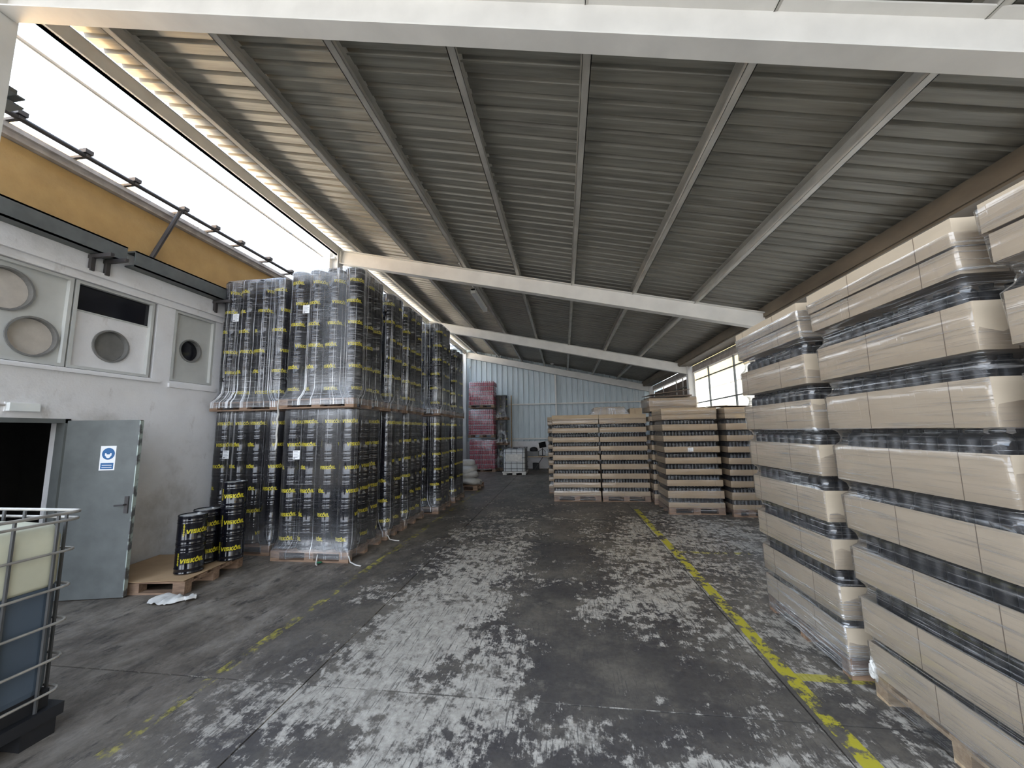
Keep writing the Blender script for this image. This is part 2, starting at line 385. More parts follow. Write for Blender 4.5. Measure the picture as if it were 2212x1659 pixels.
for i, x in enumerate(PX):
    b = MB(); z = zr(x)+.305; y0, y1 = -.1, 18.95; s = 1 if i < 4 else -1
    b.box((x-.004,y0,z),(x+.004,y1,z+.175)); b.box((x-.004,y0,z),(x+s*.07,y1,z+.004)) if s > 0 else b.box((x-.07,y0,z),(x+.004,y1,z+.004))
    xl = x+s*.068; b.box((xl-.003,y0,z),(xl+.003,y1,z+.022)); b.box((min(x,x+s*.07),y0,z+.171),(max(x,x+s*.07),y1,z+.175))
    tag(b.build('purlin', M['galv']), f'{ORD[i+1]} galvanised roof purlin from the open left eave', 'purlin', 'roof purlins', 'structure')
b = MB(); z = zr(-4.83)+.20
b.box((-4.86,-.1,z),(-4.80,18.95,z+.20)); b.box((-4.86,-.1,z),(-4.775,18.95,z+.008)); b.box((-4.86,-.1,z+.192),(-4.79,18.95,z+.20))
tag(b.build('edge_beam', M['white_steel']), 'pale steel edge beam along the open left eave', 'beam', None, 'structure')
b = MB(); b.tube([(-5.12,-.1,5.655),(-5.12,7.5,5.665)], .024, 8)
for y in (2.36, 7.5): b.box((-5.15,y-.03,5.60),(-4.84,y+.03,5.64))
tag(b.build('eave_rail', M['white_steel']), 'thin white tube running outside the left eave', 'rail', None, 'structure')
# right gutter
b = MB(); y0, y1 = -.1, 18.9
b.box((3.74,y0,3.93),(3.78,y1,4.03)); b.box((3.74,y0,3.83),(3.765,y1,3.93)); b.box((3.765,y0,3.80),(4.16,y1,3.83)); b.box((4.13,y0,3.83),(4.16,y1,4.05)); 
tag(b.build('eave_gutter', M['brown_gutter']), 'dirty brown steel gutter beam along the low right eave', 'gutter', None, 'structure')
# rafters and columns
def ibeam(b, p, q, up, h=.30, w=.15, tf=.012, tw=.009):
    p = Vector(p); q = Vector(q); up = Vector(up)
    b.obox(p+up*(tf/2), q+up*(tf/2), w, tf, 0, up); b.obox(p+up*(h-tf/2), q+up*(h-tf/2), w, tf, 0, up); b.obox(p+up*(h/2), q+up*(h/2), tw, h-2*tf, 0, up)
upv = Vector((-RS,0,1)).normalized()
names = ['nearest white steel rafter across the top', 'second white steel rafter, ending at the tall cartons', 'third white steel rafter, over the far pallets', 'last white steel rafter, against the back wall']
for i, y in enumerate(FR):
    b = MB(); xa, xb = -4.74, 4.02
    ibeam(b, (xa,y,zr(xa)), (xb,y,zr(xb)), upv)
    for x in (xa+.02, xb-.02): b.box((x-.008,y-.07,zr(x)+.01),(x+.008,y+.07,zr(x)+.28))
    tag(b.build('rafter', M['white_steel']), names[i], 'beam', 'roof rafters', 'structure')
    for x, z1, nm in ((-4.85, zr(-4.85)+.30, 'left'), (4.11, zr(4.11)+.28, 'right')):
        b = MB()
        for s in (-1, 1): b.box((x+s*.093-.006,y-.1,0),(x+s*.093+.006,y+.1,z1))
        b.box((x-.087,y-.005,0),(x+.087,y+.005,z1)); b.box((x-.14,y-.14,0),(x+.14,y+.14,.015))
        tag(b.build('column', M['white_steel']), f'white steel column carrying the {nm} end of the {["nearest","second","third","last"][i]} rafter', 'column', 'frame columns', 'structure')

# ------------------------------------------------------------------ left wall
WX = -5.75
wl = root('wall_left', 'stained whitewashed wall with a yellow upper facade', 'wall', kind='structure')
b = MB(); Y0, Y1, T = 2.45, 19.05, .25
DY0, DY1, DZ = 2.92, 3.84, 2.02
b.box((WX-T,Y0,0),(WX,DY0,2.62)); b.box((WX-T,DY1,0),(WX,Y1,2.62)); b.box((WX-T,DY0,DZ),(WX,DY1,2.62))
for a_, c_ in ((4.70,4.95),(5.64,5.9),(5.9,Y1)): b.box((WX-T,a_,2.62),(WX,c_,3.70))
b.box((WX-T,Y0,3.70),(WX,Y1,4.28)); b.build('masonry', M['whitewash'], wl)
b = MB()
b.box((WX,Y0,3.70),(WX+.035,5.85,3.735)); b.box((WX,Y0,3.80),(WX+.045,Y1,3.86)); b.box((WX,Y0,2.565),(WX+.05,4.78,2.60)); b.box((WX,4.93,2.52),(WX+.03,5.7,2.58))
b.build('ledge_moulding', M['whitewash'], wl)
MB().box((WX-T,Y0,4.28),(WX-.01,Y1,4.96)).build('upper_facade', M['yellow_wall'], wl)
b = MB(); b.box((WX-.5,Y0,4.965),(WX+.06,Y1,5.03)); b.box((WX-.5,Y0,5.03),(WX+.10,Y1,5.085)); b.build('eave_fascia', M['fascia'], wl)
# hidden recesses behind the window band
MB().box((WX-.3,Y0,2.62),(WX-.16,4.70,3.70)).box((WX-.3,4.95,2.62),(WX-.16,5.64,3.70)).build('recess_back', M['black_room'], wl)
def vent_panel(y0, y1, z0, z1, discs, name, label, glass=None, mat='panel', x=WX-.05):
    w = root(name, label, 'window', kind='structure')
    n = 28; b = MB()
    # panel with round holes: rows of the panel are cut as a grid of quads around each hole
    cells = sorted(discs, key=lambda d: d[0])
    b.box((x-.02,y0,z0),(x,y1,z1)) if not cells else None
    if cells:
        gz1 = glass[0] if glass else z1
        rows = {}
        # split the rectangle into one cell for each disc
        if len(cells) == 1: rects = [(y0,y1,z0,gz1,cells[0])]
        else:
            zm = (cells[0][1]+cells[1][1])/2; hi, lo = (cells[0], cells[1]) if cells[0][1] > cells[1][1] else (cells[1], cells[0])
            rects = [(y0,y1,z0,zm,lo),(y0,y1,zm,gz1,hi)]
        for (a0,a1,c0,c1,(cy,cz,r,*_)) in rects:
            k = len(b.v); pts = []
            for j in range(n):
                t = 2*math.pi*j/n; dy, dz = math.cos(t), math.sin(t)
                sc = min((a1-cy)/dy if dy > 1e-6 else ((a0-cy)/dy if dy < -1e-6 else 9e9), (c1-cz)/dz if dz > 1e-6 else ((c0-cz)/dz if dz < -1e-6 else 9e9))
                pts.append((cy+dy*sc, cz+dz*sc))
            for j in range(n):
                t = 2*math.pi*j/n; b.v.append((x, cy+r*math.cos(t), cz+r*math.sin(t)))
            for j in range(n): b.v.append((x, pts[j][0], pts[j][1]))
            for j in range(n): b.face((k+j, k+(j+1)%n, k+n+(j+1)%n, k+n+j))
            for j in range(n):       # the four corners the rays skip
                p, q = pts[j], pts[(j+1)%n]
                if abs(p[0]-q[0]) > 1e-5 and abs(p[1]-q[1]) > 1e-5:
                    cyy = q[0] if abs(q[0]-a0) < 1e-5 or abs(q[0]-a1) < 1e-5 else p[0]
                    czz = p[1] if abs(p[1]-c0) < 1e-5 or abs(p[1]-c1) < 1e-5 else q[1]
                    b.v.append((x, cyy, czz)); b.face((k+n+j, k+n+(j+1)%n, len(b.v)-1))
    b.build('panel_board', M[mat], w)
    for (cy, cz, r, dm) in discs:
        b = MB(); k = len(b.v)
        for rr, xx in ((r+.02,x+.006),(r+.02,x+.02),(r,x+.02),(r,x-.06)):
            for j in range(n):
                t = 2*math.pi*j/n; b.v.append((xx, cy+rr*math.cos(t), cz+rr*math.sin(t)))
        for i in range(3):
            for j in range(n): b.face((k+i*n+j, k+i*n+(j+1)%n, k+(i+1)*n+(j+1)%n, k+(i+1)*n+j))
        b.build('vent_ring', M['vent_grey'] if dm != 'black' else M['panel'], w)
        b = MB()
        for xx in (x-.06, x-.045):
            for j in range(n):
                t = 2*math.pi*j/n; b.v.append((xx, cy+(r-.002)*math.cos(t), cz+(r-.002)*math.sin(t)))
        b.face(range(n)); b.face(range(n, 2*n))
        for j in range(n): b.face((j, (j+1)%n, n+(j+1)%n, n+j))
        b.build('vent_disc', M[dm], w)
    b = MB(); f = .035
    b.box((x-.02,y0-f,z0-f),(x+.05,y1+f,z0)); b.box((x-.02,y0-f,z1),(x+.05,y1+f,z1+f)); b.box((x-.02,y0-f,z0),(x+.05,y0,z1)); b.box((x-.02,y1,z0),(x+.05,y1+f,z1))
    if glass: b.box((x-.015,y0,glass[0]-.008),(x+.012,y1,glass[0]+.008))
    b.build('window_frame', M['panel'], w)
    if glass: MB().box((x-.015,y0,glass[0]),(x-.005,y1,glass[1])).build('pane', M['glass_dark'], w)
    return w
vent_panel(2.52, 3.69, 2.66, 3.66, [(3.19,3.38,.215,'vent_disc'),(3.45,2.92,.205,'vent_disc')], 'window_1', 'pale window panel with two large round vents above the doorway')
vent_panel(3.78, 4.62, 2.66, 3.66, [(4.20,2.97,.19,'vent_grey')], 'window_2', 'white framed window panel with a dark top pane and one grey vent', glass=(3.34,3.66), mat='whitewash')
vent_panel(4.99, 5.60, 2.66, 3.66, [(5.27,3.13,.16,'glass_dark')], 'window_3', 'narrow shaded panel with one small black round vent', mat='panel')
b = MB()
for a_, c_ in ((Y0,4.12),(4.22,7.2),(7.3,12)): b.box((WX-.01,a_,4.055),(WX+.16,c_,4.075)); b.box((WX+.145,a_,4.055),(WX+.16,c_,4.27)); b.box((WX-.01,a_,4.25),(WX+.16,c_,4.27))
tag(b.build('steel_ledge', M['grey_steel']), 'grey steel channel ledge under the yellow facade', 'ledge', None, 'structure')
for i, y in enumerate((3.84, 4.0, 5.56)):
    b = MB(); b.box((WX-.01,y-.02,4.0),(WX+.33,y+.02,4.045)); b.box((WX+.02,y-.022,3.84),(WX+.065,y+.022,4.0))
    tag(b.build('wall_bracket', M['dark_steel']), ['black hooked bracket under the grey ledge, nearer of the close pair','black hooked bracket under the grey ledge, farther of the close pair','black hooked bracket under the ledge beside the wrapped drums'][i], 'bracket', 'ledge brackets')
pp = root('eave_pipe', 'dark rusty pipe on brackets along the yellow facade eave', 'pipe')
MB().tube([(-5.5,2.4,5.10),(-5.5,9.8,5.12)], .028, 10).build('pipe', M['dark_steel'], pp)
for y in (2.95, 3.52, 4.05, 4.72, 5.25, 5.75, 6.4, 7.0, 7.7):
    MB().box((WX+.02,y-.018,5.085),(-5.46,y+.018,5.115)).box((-5.55,y-.04,5.125),(-5.45,y+.04,5.175)).build('clamp_bracket', M['dark_steel'], pp)
MB().tube([(WX,4.52,4.28),(-5.5,4.67,5.09)], .03, 10).build('brace', M['dark_steel'], pp)
b = MB(); b.box((-5.24,2.62,4.95),(-5.07,2.74,4.965)); b.box((-5.24,2.62,5.045),(-5.07,2.74,5.06)); b.box((-5.24,2.62,4.965),(-5.225,2.74,5.045)); b.box((-5.24,2.52,4.98),(-4.95,2.62,5.02))
tag(b.build('channel_offcut', M['grey_steel']), 'short dark steel channel sticking out beside the left column', 'bracket', None, 'structure')
# door
dr = root('door_1', 'open grey steel door and its frame beside the dark room', 'door', kind='structure')
b = MB(); f = .05
b.box((WX-.1,DY0,0),(WX+.02,DY0+f,DZ)); b.box((WX-.1,DY1-f,0),(WX+.02,DY1,DZ)); b.box((WX-.1,DY0,DZ-f),(WX+.02,DY1,DZ)); b.build('door_frame', M['grey_steel'], dr)
ang = math.atan2(4.02-DY1, -4.99-WX)
lf = MB().box((.0,-.022,.01),(.79,.022,2.0)).build('leaf', M['grey_steel'], dr, (WX,DY1-.01,0), ang)
MB().box((.785,-.024,.012),(.795,.024,1.99)).build('edge_strip', simple('chipped_pale_paint', (.40,.46,.42), .6, col2=(.10,.10,.10), nscale=8, lo=.42, hi=.52), lf)
b = MB(); b.box((.715,-.035,.93),(.755,-.02,1.12)); b.tube([(.735,-.03,1.03),(.735,-.07,1.03),(.64,-.07,1.025)], .009, 8); b.build('handle', M['dark_steel'], lf)
sg = MB(); sg.box((.40,-.026,1.42),(.565,-.022,1.70),0)
def disc(b, cx, cz, r, y, m, n=24, ex=1): 
    k = len(b.v); b.v += [(cx+r*math.cos(2*math.pi*j/n), y, cz+ex*r*math.sin(2*math.pi*j/n)) for j in range(n)]; b.face(range(k, k+n), m)
disc(sg, .487, 1.61, .068, -.0272, 1); disc(sg, .487, 1.598, .030, -.0278, 0, ex=1.25); disc(sg, .487, 1.628, .036, -.0284, 1, ex=.7); sg.box((.452,-.0290,1.588),(.468,-.0282,1.616),0); sg.box((.506,-.0290,1.588),(.522,-.0282,1.616),0)
sg.box((.415,-.0275,1.435),(.55,-.026,1.505),1)
for i in range(2): sg.box((.43,-.0282,1.45+i*.025),(.535,-.0274,1.457+i*.025),0)
tag(sg.build('sign', [M['paper'], M['blue']], lf), 'white safety sign with a blue round head symbol and blue caption')
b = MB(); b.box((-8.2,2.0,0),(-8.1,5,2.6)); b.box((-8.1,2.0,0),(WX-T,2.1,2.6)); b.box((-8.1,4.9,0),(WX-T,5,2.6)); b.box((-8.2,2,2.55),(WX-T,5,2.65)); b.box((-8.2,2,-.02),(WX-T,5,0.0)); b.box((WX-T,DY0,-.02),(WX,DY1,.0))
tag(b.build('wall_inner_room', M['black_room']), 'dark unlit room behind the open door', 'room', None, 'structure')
el = root('emergency_light', 'small white emergency light above the doorway', 'light', (WX,3.29,2.09))
MB().box((.0,-.01,-.005),(.02,.25,.095)).build('base', M['paper'], el)
MB().box((.02,.0,.0),(.065,.24,.085)).build('lamp_cover', M['lamp'], el)
MB().tube([(.015,-.36,.06),(.015,-.01,.06)], .012, 8).build('conduit', M['fascia'], el)

# ------------------------------------------------------------------ back wall
BY = 19.0
wb = root('wall_back', 'blue grey ribbed metal end wall over a white masonry base', 'wall', kind='structure')
MB().box((-5.9,BY,0),(4.4,BY+.25,1.32)).build('masonry_base', M['whitewash'], wb)
def clad():
    b = MB(); prof = []; x = 0
    for k in range(4):
        prof += [(x,0),(x+.20,0),(x+.215,-.045),(x+.25,-.045)]; x += .265
    prof += [(x,0)]
    for (xx, yy) in prof: b.v += [(xx, yy, 1.30), (xx, yy, 6.1)]
    for k in range(len(prof)-1): b.face((2*k, 2*k+2, 2*k+3, 2*k+1))
    n = len(b.v)
    for (xx, yy) in prof: b.v += [(xx, yy+.012, 1.30), (xx, yy+.012, 6.1)]
    for k in range(len(prof)-1): b.face((n+2*k, n+2*k+1, n+2*k+3, n+2*k+2))
    return b.mesh('cladding_sheet', M['clad'])
cm = clad()
for k in range(10): ob('cladding_sheet', cm, wb, (-5.9+1.06*k, BY+.04, 0))
for z in (1.40, 3.08): MB().box((-4.7,BY-.12,z),(4.1,BY-.02,z+.06)).build('girt', M['white_steel'], wb)
MB().box((-.38,BY-.14,1.32),(-.30,BY-.02,4.75)).build('post', M['white_steel'], wb)
tag(MB().box((-4.66,BY-.06,5.02),(-4.6,BY,5.1)).build('trim_1', M['white_steel']), 'short white strut at the left end of the back wall', 'trim', None, 'structure')
bl = root('bulkhead_light', 'tiny white bulkhead light high on the end wall', 'light', (-.46, 18.45, 5.0))
MB().box((-.09,-.05,0),(.09,.05,.02)).build('base', M['white_steel'], bl); MB().box((-.07,-.04,-.05),(.07,.04,0)).build('lamp_cover', M['lamp'], bl)

# ------------------------------------------------------------------ right wall
RX = 4.2
wr = root('wall_right', 'low masonry wall with open steel window grilles above', 'wall', kind='structure')
MB().box((RX,.6,0),(RX+.2,19.05,1.95)).build('masonry', M['whitewash'], wr)
MB().box((RX-.02,.6,3.60),(RX+.12,19.05,3.80)).build('head_beam', M['fascia'], wr)
for i, (y0, y1, nm) in enumerate(((.7,2.26,'beside the nearest cartons'),(2.46,7.45,'behind the tall wrapped cartons'),(7.65,12.95,'in bright light beyond the far cartons'))):
    w = root(f'window_{i+4}', f'steel window grille {nm}', 'window', kind='structure')
    for z in (2.585, 3.32): MB().box((RX+.02,y0,z),(RX+.05,y1,z+.03)).build('bar', M['grey_steel'], w)
    y = y1-1.13
    while y > y0+.3:
        MB().box((RX+.015,y-.018,1.95),(RX+.055,y+.018,3.62)).build('mullion', M['grey_steel'], w); y -= 1.7
    MB().box((RX-.01,y0-.05,1.95),(RX+.15,y1+.05,2.0)).build('sill', M['fascia'], w)
w = root('window_7', 'boarded brown window bay at the far right end', 'window', kind='structure')
for k in range(7):
    y = 13.15+k*.79; MB().box((RX+.05,y,1.95),(RX+.08,y+.775,3.50)).build('board_panel', M['brown_panel'], w)
for y in (14.25, 15.05, 16.95): MB().box((RX+.0,y-.02,1.95),(RX+.04,y+.02,3.62)).build('mullion', M['galv'], w)
MB().box((RX+.0,13.1,3.22),(RX+.045,18.65,3.25)).build('bar', M['grey_steel'], w)
# outdoors
g = MB().box((-60,-60,-.2),(60,60,-.1)).build('ground', M['yard']); tag(g, 'sunlit concrete yard outside', 'ground', None, 'structure')
g = MB().box((-22,2.45,4.9),(WX-.5,30,5.06)).build('roof_neighbour', M['sunny_roof']); tag(g, 'flat pale roof of the building beyond the yellow facade', 'roof', None, 'structure')
g = MB().box((-7.2,2.45,5.06),(-7.0,5.2,5.92)).build('wall_parapet', M['yellow_wall']); tag(g, 'sunlit yellow parapet beyond the eave pipe', 'parapet', None, 'structure')
b = MB(); b.box((9.2,-10,0),(9.6,30,5.0),0); b.box((9.2,-10,5.0),(9.6,30,8.7),3); b.box((9.12,-10,4.3),(9.2,30,4.5),1)
for y in (6, 14.2, 17.0, 22.5): b.box((9.1,y,0),(9.2,y+.25,4.3),2)
tag(b.build('neighbour_building', [M['cream'], M['fascia'], M['panel'], M['ochre']]), 'cream rendered building outside the right hand grilles', 'building', None, 'structure')
g = MB().box((RX+.35,.6,1.75),(9.1,30,1.85)).build('bounce_slab', M['sunny_roof']); tag(g, 'unseen pale bounce slab added outside the right hand grilles', 'roof', None, 'structure')  # unseen slab added to bounce daylight up onto the roof sheets
b = MB(); b.tube([(-9,8.0,5.0),(-9,8.0,9.4)], .03, 6); b.tube([(-9,8.12,5.0),(-9,8.12,9.4)], .02, 6)
tag(b.build('mast', M['grey_steel']), 'thin mast standing against the sky beyond the eave', 'mast')

# ------------------------------------------------------------------ pallets
PM = {}
def pallet_parts(w, d, mat):
    key = (w, d, mat)
    if key not in PM:
        L = []
        def add(nm, a, b_): L.append((nm, MB().box(a, b_).mesh(nm, M[mat])))
        bw = .1
        for i in range(5):
            y = -d/2+i*(d-.12)/4; add('deck_board', (-w/2,y,.122), (w/2,y+.12,.144))
        for i in range(3):
            x = -w/2+i*(w-.14)/2; add('stringer_board', (x,-d/2,.1), (x+.14,d/2,.122))
            for j in range(3):
                y = -d/2+j*(d-.1)/2; add('block', (x,y,.022), (x+.14,y+.1,.1))
        for j in range(3):
            y = -d/2+j*(d-.1)/2; add('bottom_board', (-w/2,y,0), (w/2,y+.1,.022))
        PM[key] = L
    return PM[key]
def pallet(x, y, z, label, w=1.2, d=1.0, rz=0, mat='wood', group='timber pallets'):
    r = root('pallet', label, 'pallet', (x,y,z), rz, group)
    for nm, me in pallet_parts(w, d, mat): ob(nm, me, r)
    return r

# ------------------------------------------------------------------ drums
DR, DH = .147, .338
def drum_mesh():
    q = DR
    prof = [(q-.02,.012),(q-.008,.012),(q-.001,.0),(q+.003,.004),(q+.003,.012),(q,.018),(q,.050),(q+.004,.057),(q,.064),(q,.240),(q+.004,.247),(q,.254),(q,.268),(q+.004,.275),(q,.282),(q,.318),(q+.003,.323),(q+.003,.332),(q,.337),(q-.006,.333),(q-.007,.322),(.03,.322)]
    b = MB().lathe(prof, 32); 
    for k in range(2):
        t = math.pi*.5+k*0; 
    c, s = math.cos(1.15), math.sin(1.15)
    b.obox((c*DR,s*DR,.02),(c*DR,s*DR,.314), .006, .004, 0, (c,s,0))
    return b.mesh('steel_drum', M['drum'], True)
def lettering_mesh():
    H, st = .046, .0125; b = MB(); x = 0; SC = 1.06
    def stroke(p, q, w=st):         # slanted quad strip in letter space
        n = max(2, int(abs(q[0]-p[0])/.006)+1); p = Vector((p[0],p[1],0)); q = Vector((q[0],q[1],0)); d = (q-p).normalized(); nrm = Vector((-d.y,d.x,0))*w/2
        k = len(b.v)
        for i in range(n+1):
            c = p.lerp(q, i/n)
            for s_ in (nrm, -nrm): b.v.append(((c+s_).x, (c+s_).y, 0))
        for i in range(n): b.face((k+2*i, k+2*i+1, k+2*i+3, k+2*i+2))
    hs = st/2
    stroke((x+.004,H),(x+.019,0)); stroke((x+.019,0),(x+.036,H)); x += .044                                      # V
    stroke((x+hs,0),(x+hs,H)); x += .018                                                                         # I
    w = .032
    for z in (hs, H/2, H-hs): stroke((x,z),(x+w,z), .0105)
    stroke((x+hs,H/2),(x+hs,H), .0115); stroke((x+w-hs,0),(x+w-hs,H/2), .0115); x += w+.006                      # S
    stroke((x+hs,0),(x+hs,H)); stroke((x+hs,H*.42),(x+.034,H)); stroke((x+hs,H*.5),(x+.036,0)); x += .040       # K
    k = len(b.v); cx = x+.019; n = 18                                                                            # drop shaped O
    for ro, ri in (((.0225,.011)),):
        for j in range(n):
            t = 2*math.pi*j/n+math.pi/2; tip = .018*max(0, math.sin(t))**6
            b.v.append((cx+ro*math.cos(t), .0215+ro*math.sin(t)+tip, 0)); b.v.append((cx+ri*math.cos(t)*.8, .0215+ri*math.sin(t), 0))
        for j in range(n): b.face((k+2*j, k+2*j+1, k+2*((j+1)%n)+1, k+2*((j+1)%n)))
    x += .043
    stroke((x+hs,0),(x+hs,H)); x += .018
    stroke((x+hs,0),(x+hs,H)); stroke((x,hs),(x+.03,hs), .0115); x += .032
    tot = x; out = []
    for (px, pz, _) in b.v:
        px = (px+pz*.12)*SC; pz *= SC; t = (px-tot*SC/2)/DR; r = DR+.0009
        out.append((r*math.sin(t), -r*math.cos(t), .128+pz))      # reads left to right seen from -Y
    b.v = out
    return b.mesh('lettering', M['yellow_print'])
DM, LM = drum_mesh(), lettering_mesh()
def sideprint_mesh():
    b = MB(); r = DR+.0009
    for i in range(14):
        z = .10+i*.0105; w = .010 if i % 3 else .006
        t0, t1 = 1.0-w/DR, 1.0+w/DR; k = len(b.v)
        for t in (t0, t1): b.v += [(r*math.sin(-t), -r*math.cos(-t), z), (r*math.sin(-t), -r*math.cos(-t), z+.006)]
        b.face((k, k+2, k+3, k+1))
    return b.mesh('side_print', M['yellow_print'])
SPM = sideprint_mesh()
LIDM = MB().lathe([(.138,.3225),(.138,.326),(.06,.328)], 24).lathe([(.024,.327),(.024,.335),(.013,.336)], 12, (.08,.03)).mesh('lid', M['tin'], True)
def drum(x, y, z, face, label, group, side=False, lid=False):
    d = tag(ob('steel_drum', DM, None, (x,y,z), face), label, 'drum', group)
    ob('lettering', LM, d)
    if side: ob('side_print', SPM, d)
    if lid: ob('lid', LIDM, d)
    return d

def rrect(x0, x1, y0, y1, r, nc=5, ns=9):
    pts = []
    for cx, cy, a0 in ((x1-r,y0+r,-90),(x1-r,y1-r,0),(x0+r,y1-r,90),(x0+r,y0+r,180)):
        arc = [(cx+r*math.cos(math.radians(a0+90*i/nc)), cy+r*math.sin(math.radians(a0+90*i/nc))) for i in range(nc+1)]
        if pts:
            p = pts[-1]; q = arc[0]
            for i in range(1, ns): pts.append((p[0]+(q[0]-p[0])*i/ns, p[1]+(q[1]-p[1])*i/ns))
        pts += arc
    p, q = pts[-1], pts[0]
    for i in range(1, ns): pts.append((p[0]+(q[0]-p[0])*i/ns, p[1]+(q[1]-p[1])*i/ns))
    return pts
def film(rows, seed, mat, label, amp=.006, top=None, shift=None, name='stretch_wrap', group='stretch wraps on pallets', ns=9, ovf=None):
    """rows: (z, x0, x1, y0, y1, radius) from bottom to top"""
    b = MB(); uv = []; n = None; ov = []
    zlo, zhi = rows[0][0], rows[-1][0]; mid = rows[len(rows)//2]; Q = rrect(*mid[1:], 5, ns); Q.append(Q[0]); U = [0]
    for i in range(1, len(Q)): U.append(U[-1]+math.hypot(Q[i][0]-Q[i-1][0], Q[i][1]-Q[i-1][1]))
    for ri, (z, x0, x1, y0, y1, r) in enumerate(rows):
        P = rrect(x0, x1, y0, y1, r, 5, ns); P.append(P[0]); n = len(P); u = 0
        cx, cy = (x0+x1)/2, (y0+y1)/2
        for i, (px, py) in enumerate(P):
            if i: u += math.hypot(px-P[i-1][0], py-P[i-1][1])
            q = noise.noise((px*3.1+seed*7.3, py*3.1, z*2.2))*amp+noise.noise((px*11+seed, py*11, z*9))*amp*.6
            dx, dy = px-cx, py-cy; L = math.hypot(dx, dy) or 1
            zz = z+(noise.noise((px*5+seed, py*5, 3.3))*.03 if ri == 0 and z < .2 else 0)
            if shift: ox, oy = shift(z)
            else: ox = oy = 0
            b.v.append((px+ox+dx/L*q, py+oy+dy/L*q, max(zz, rows[0][0]-.02))); uv.append((U[i], z+seed*.37)); ov.append(max(0, 1-(z-zlo)/.55)**.8 if zhi-zlo > 1 else .3); ov[-1] = max(ov[-1], 1.0*max(0, 1-(zhi-z)/.3) if zhi-zlo > 1 else 0)
            if ovf: ov[-1] = max(ov[-1]*ovf[0], ovf[1] if r > .045 and ovf[1] else 0)
    for ri in range(len(rows)-1):
        for i in range(n-1): b.face((ri*n+i, ri*n+i+1, (ri+1)*n+i+1, (ri+1)*n+i))
    b.uv = uv; me = b.mesh(name, M[mat], True)
    me.attributes.new('overlap', 'FLOAT', 'POINT').data.foreach_set('value', ov)
    return tag(ob(name, me), label, 'stretch wrap', group)
def paper_label(parent, p, axis, w=.11, h=.13):
    b = MB(); x, y, z = p
    if axis == 'y':
        b.box((x-w/2,y-.002,z-h/2),(x+w/2,y,z+h/2),0)
        for i in range(5): b.box((x-w*.4,y-.003,z+h*.36-i*.022),(x+w*(.38 if i % 2 else .2),y-.0018,z+h*.36-i*.022+.006),1)
        b.box((x-w*.4,y-.003,z-h*.42),(x-w*.15,y-.0018,z-h*.28),1)
    else:
        b.box((x,y-w/2,z-h/2),(x+.002,y+w/2,z+h/2),0)
    o = tag(b.build('pallet_label', [M['paper'], M['ink']], parent), 'white printed paper label')
    o.matrix_parent_inverse = parent.matrix_world.inverted(); return o

def drum_stack(sn, x1, y0, lev, nfront, nside, z0, tilt=0, pal=True, fmat='film_drum', toplayers=6, fcap=.02, gappy=0, layers=6, lab=None, depth=3):
    """a pallet load: x1 = aisle edge, y0 = near edge; only the drums on the two visible faces are loaded"""
    p = .299; nx, ny = 4, depth; xw = nx*p; yw = ny*p; x0 = x1-xw
    px, py = (x0+x1)/2, y0+yw/2; pd = yw+(.10 if depth == 3 else .13)
    pallet(px, py, z0, f'timber pallet under the {lev} drums, {sn}', 1.2, pd, 0, 'wood', 'pallets under the drums')
    zb = z0+.146
    for k in range(layers):
        jx, jy = rng.uniform(-.004,.004), rng.uniform(-.004,.004)
        base_rot = rng.uniform(-.5,.5)
        for i in range(nx):
            for j in range(ny):
                front = j == 0 and i >= nx-nfront; side = i == nx-1 and j < nside
                if not (front or side): continue
                cx = x0+p*(i+.5)+jx; cy = y0+p*(j+.5)+jy
                aim = (.0 if front and not (i == nx-1) else (.75 if j == 0 else 1.3))
                rot = aim+base_rot+rng.uniform(-.75,.75)
                if rng.random() < .12: rot += 1.5
                pos = f'{ORD[i+1]} from left in front' if front and i < nx-1 else ('near aisle corner' if j == 0 else f'{ORD[j+1]} back on aisle')
                drum(cx, cy, zb+k*DH, rot, f'black drum, {ORD[k+1]} layer up, {pos}, {lev} pallet, {sn}', f'{lev} drums of the {sn}')
    zt = zb+layers*DH; e = .006; rows = []
    hx0, hx1, hy0, hy1 = px-.6, px+.6, py-pd/2, py+pd/2
    rows.append((z0+.05, hx0-.004, hx1+.004, hy0-.004, hy1+.004, .02)); rows.append((z0+.145, hx0-.006, hx1+.006, hy0-.006, hy1+.006, .03))
    rows.append((z0+.21, x0-e-.004, x1+e+.004, y0-e-.02, y0+yw+e+.02, .10))
    zz = z0+.30
    while zz < zt-.06:
        g = gappy*math.sin(zz*9)*.004; rows.append((zz, x0-e-g, x1+e+g, y0-e-g, y0+yw+e+g, .147)); zz += .11
    rows.append((zt-.02, x0-e, x1+e, y0-e, y0+yw+e, .148)); rows.append((zt+fcap, x0+.010, x1-.010, y0+.010, y0+yw-.010, .143)); rows.append((zt+fcap+.015, x0+.04, x1-.04, y0+.04, y0+yw-.04, .13)); rows.append((zt+fcap+.018, x0+.25, x1-.25, y0+.25, y0+yw-.25, .04))
    f = film(rows, hash(sn+lev) % 97 if False else (sum(map(ord, sn+lev)) % 97), fmat, f'clear stretch film round the {lev} drums, {sn}', .007 if lev == 'upper' else .004, group='stretch wraps on the drums')
    if lab is not None: paper_label(f, (x0+lab[0], y0-.014, lab[1]), 'y')
    return f
STK = [('stack against the wall', -4.44, 5.58, 4, 1, 3), ('nearest aisle stack', -3.05, 5.37, 4, 3, 3), ('second aisle stack', -3.03, 6.54, 2, 2, 2), ('third aisle stack', -3.03, 7.29, 1, 3, 3), ('fourth aisle stack', -2.82, 8.62, 2, 3, 3), ('fifth aisle stack', -2.82, 9.94, 2, 3, 3)]
STKf = []
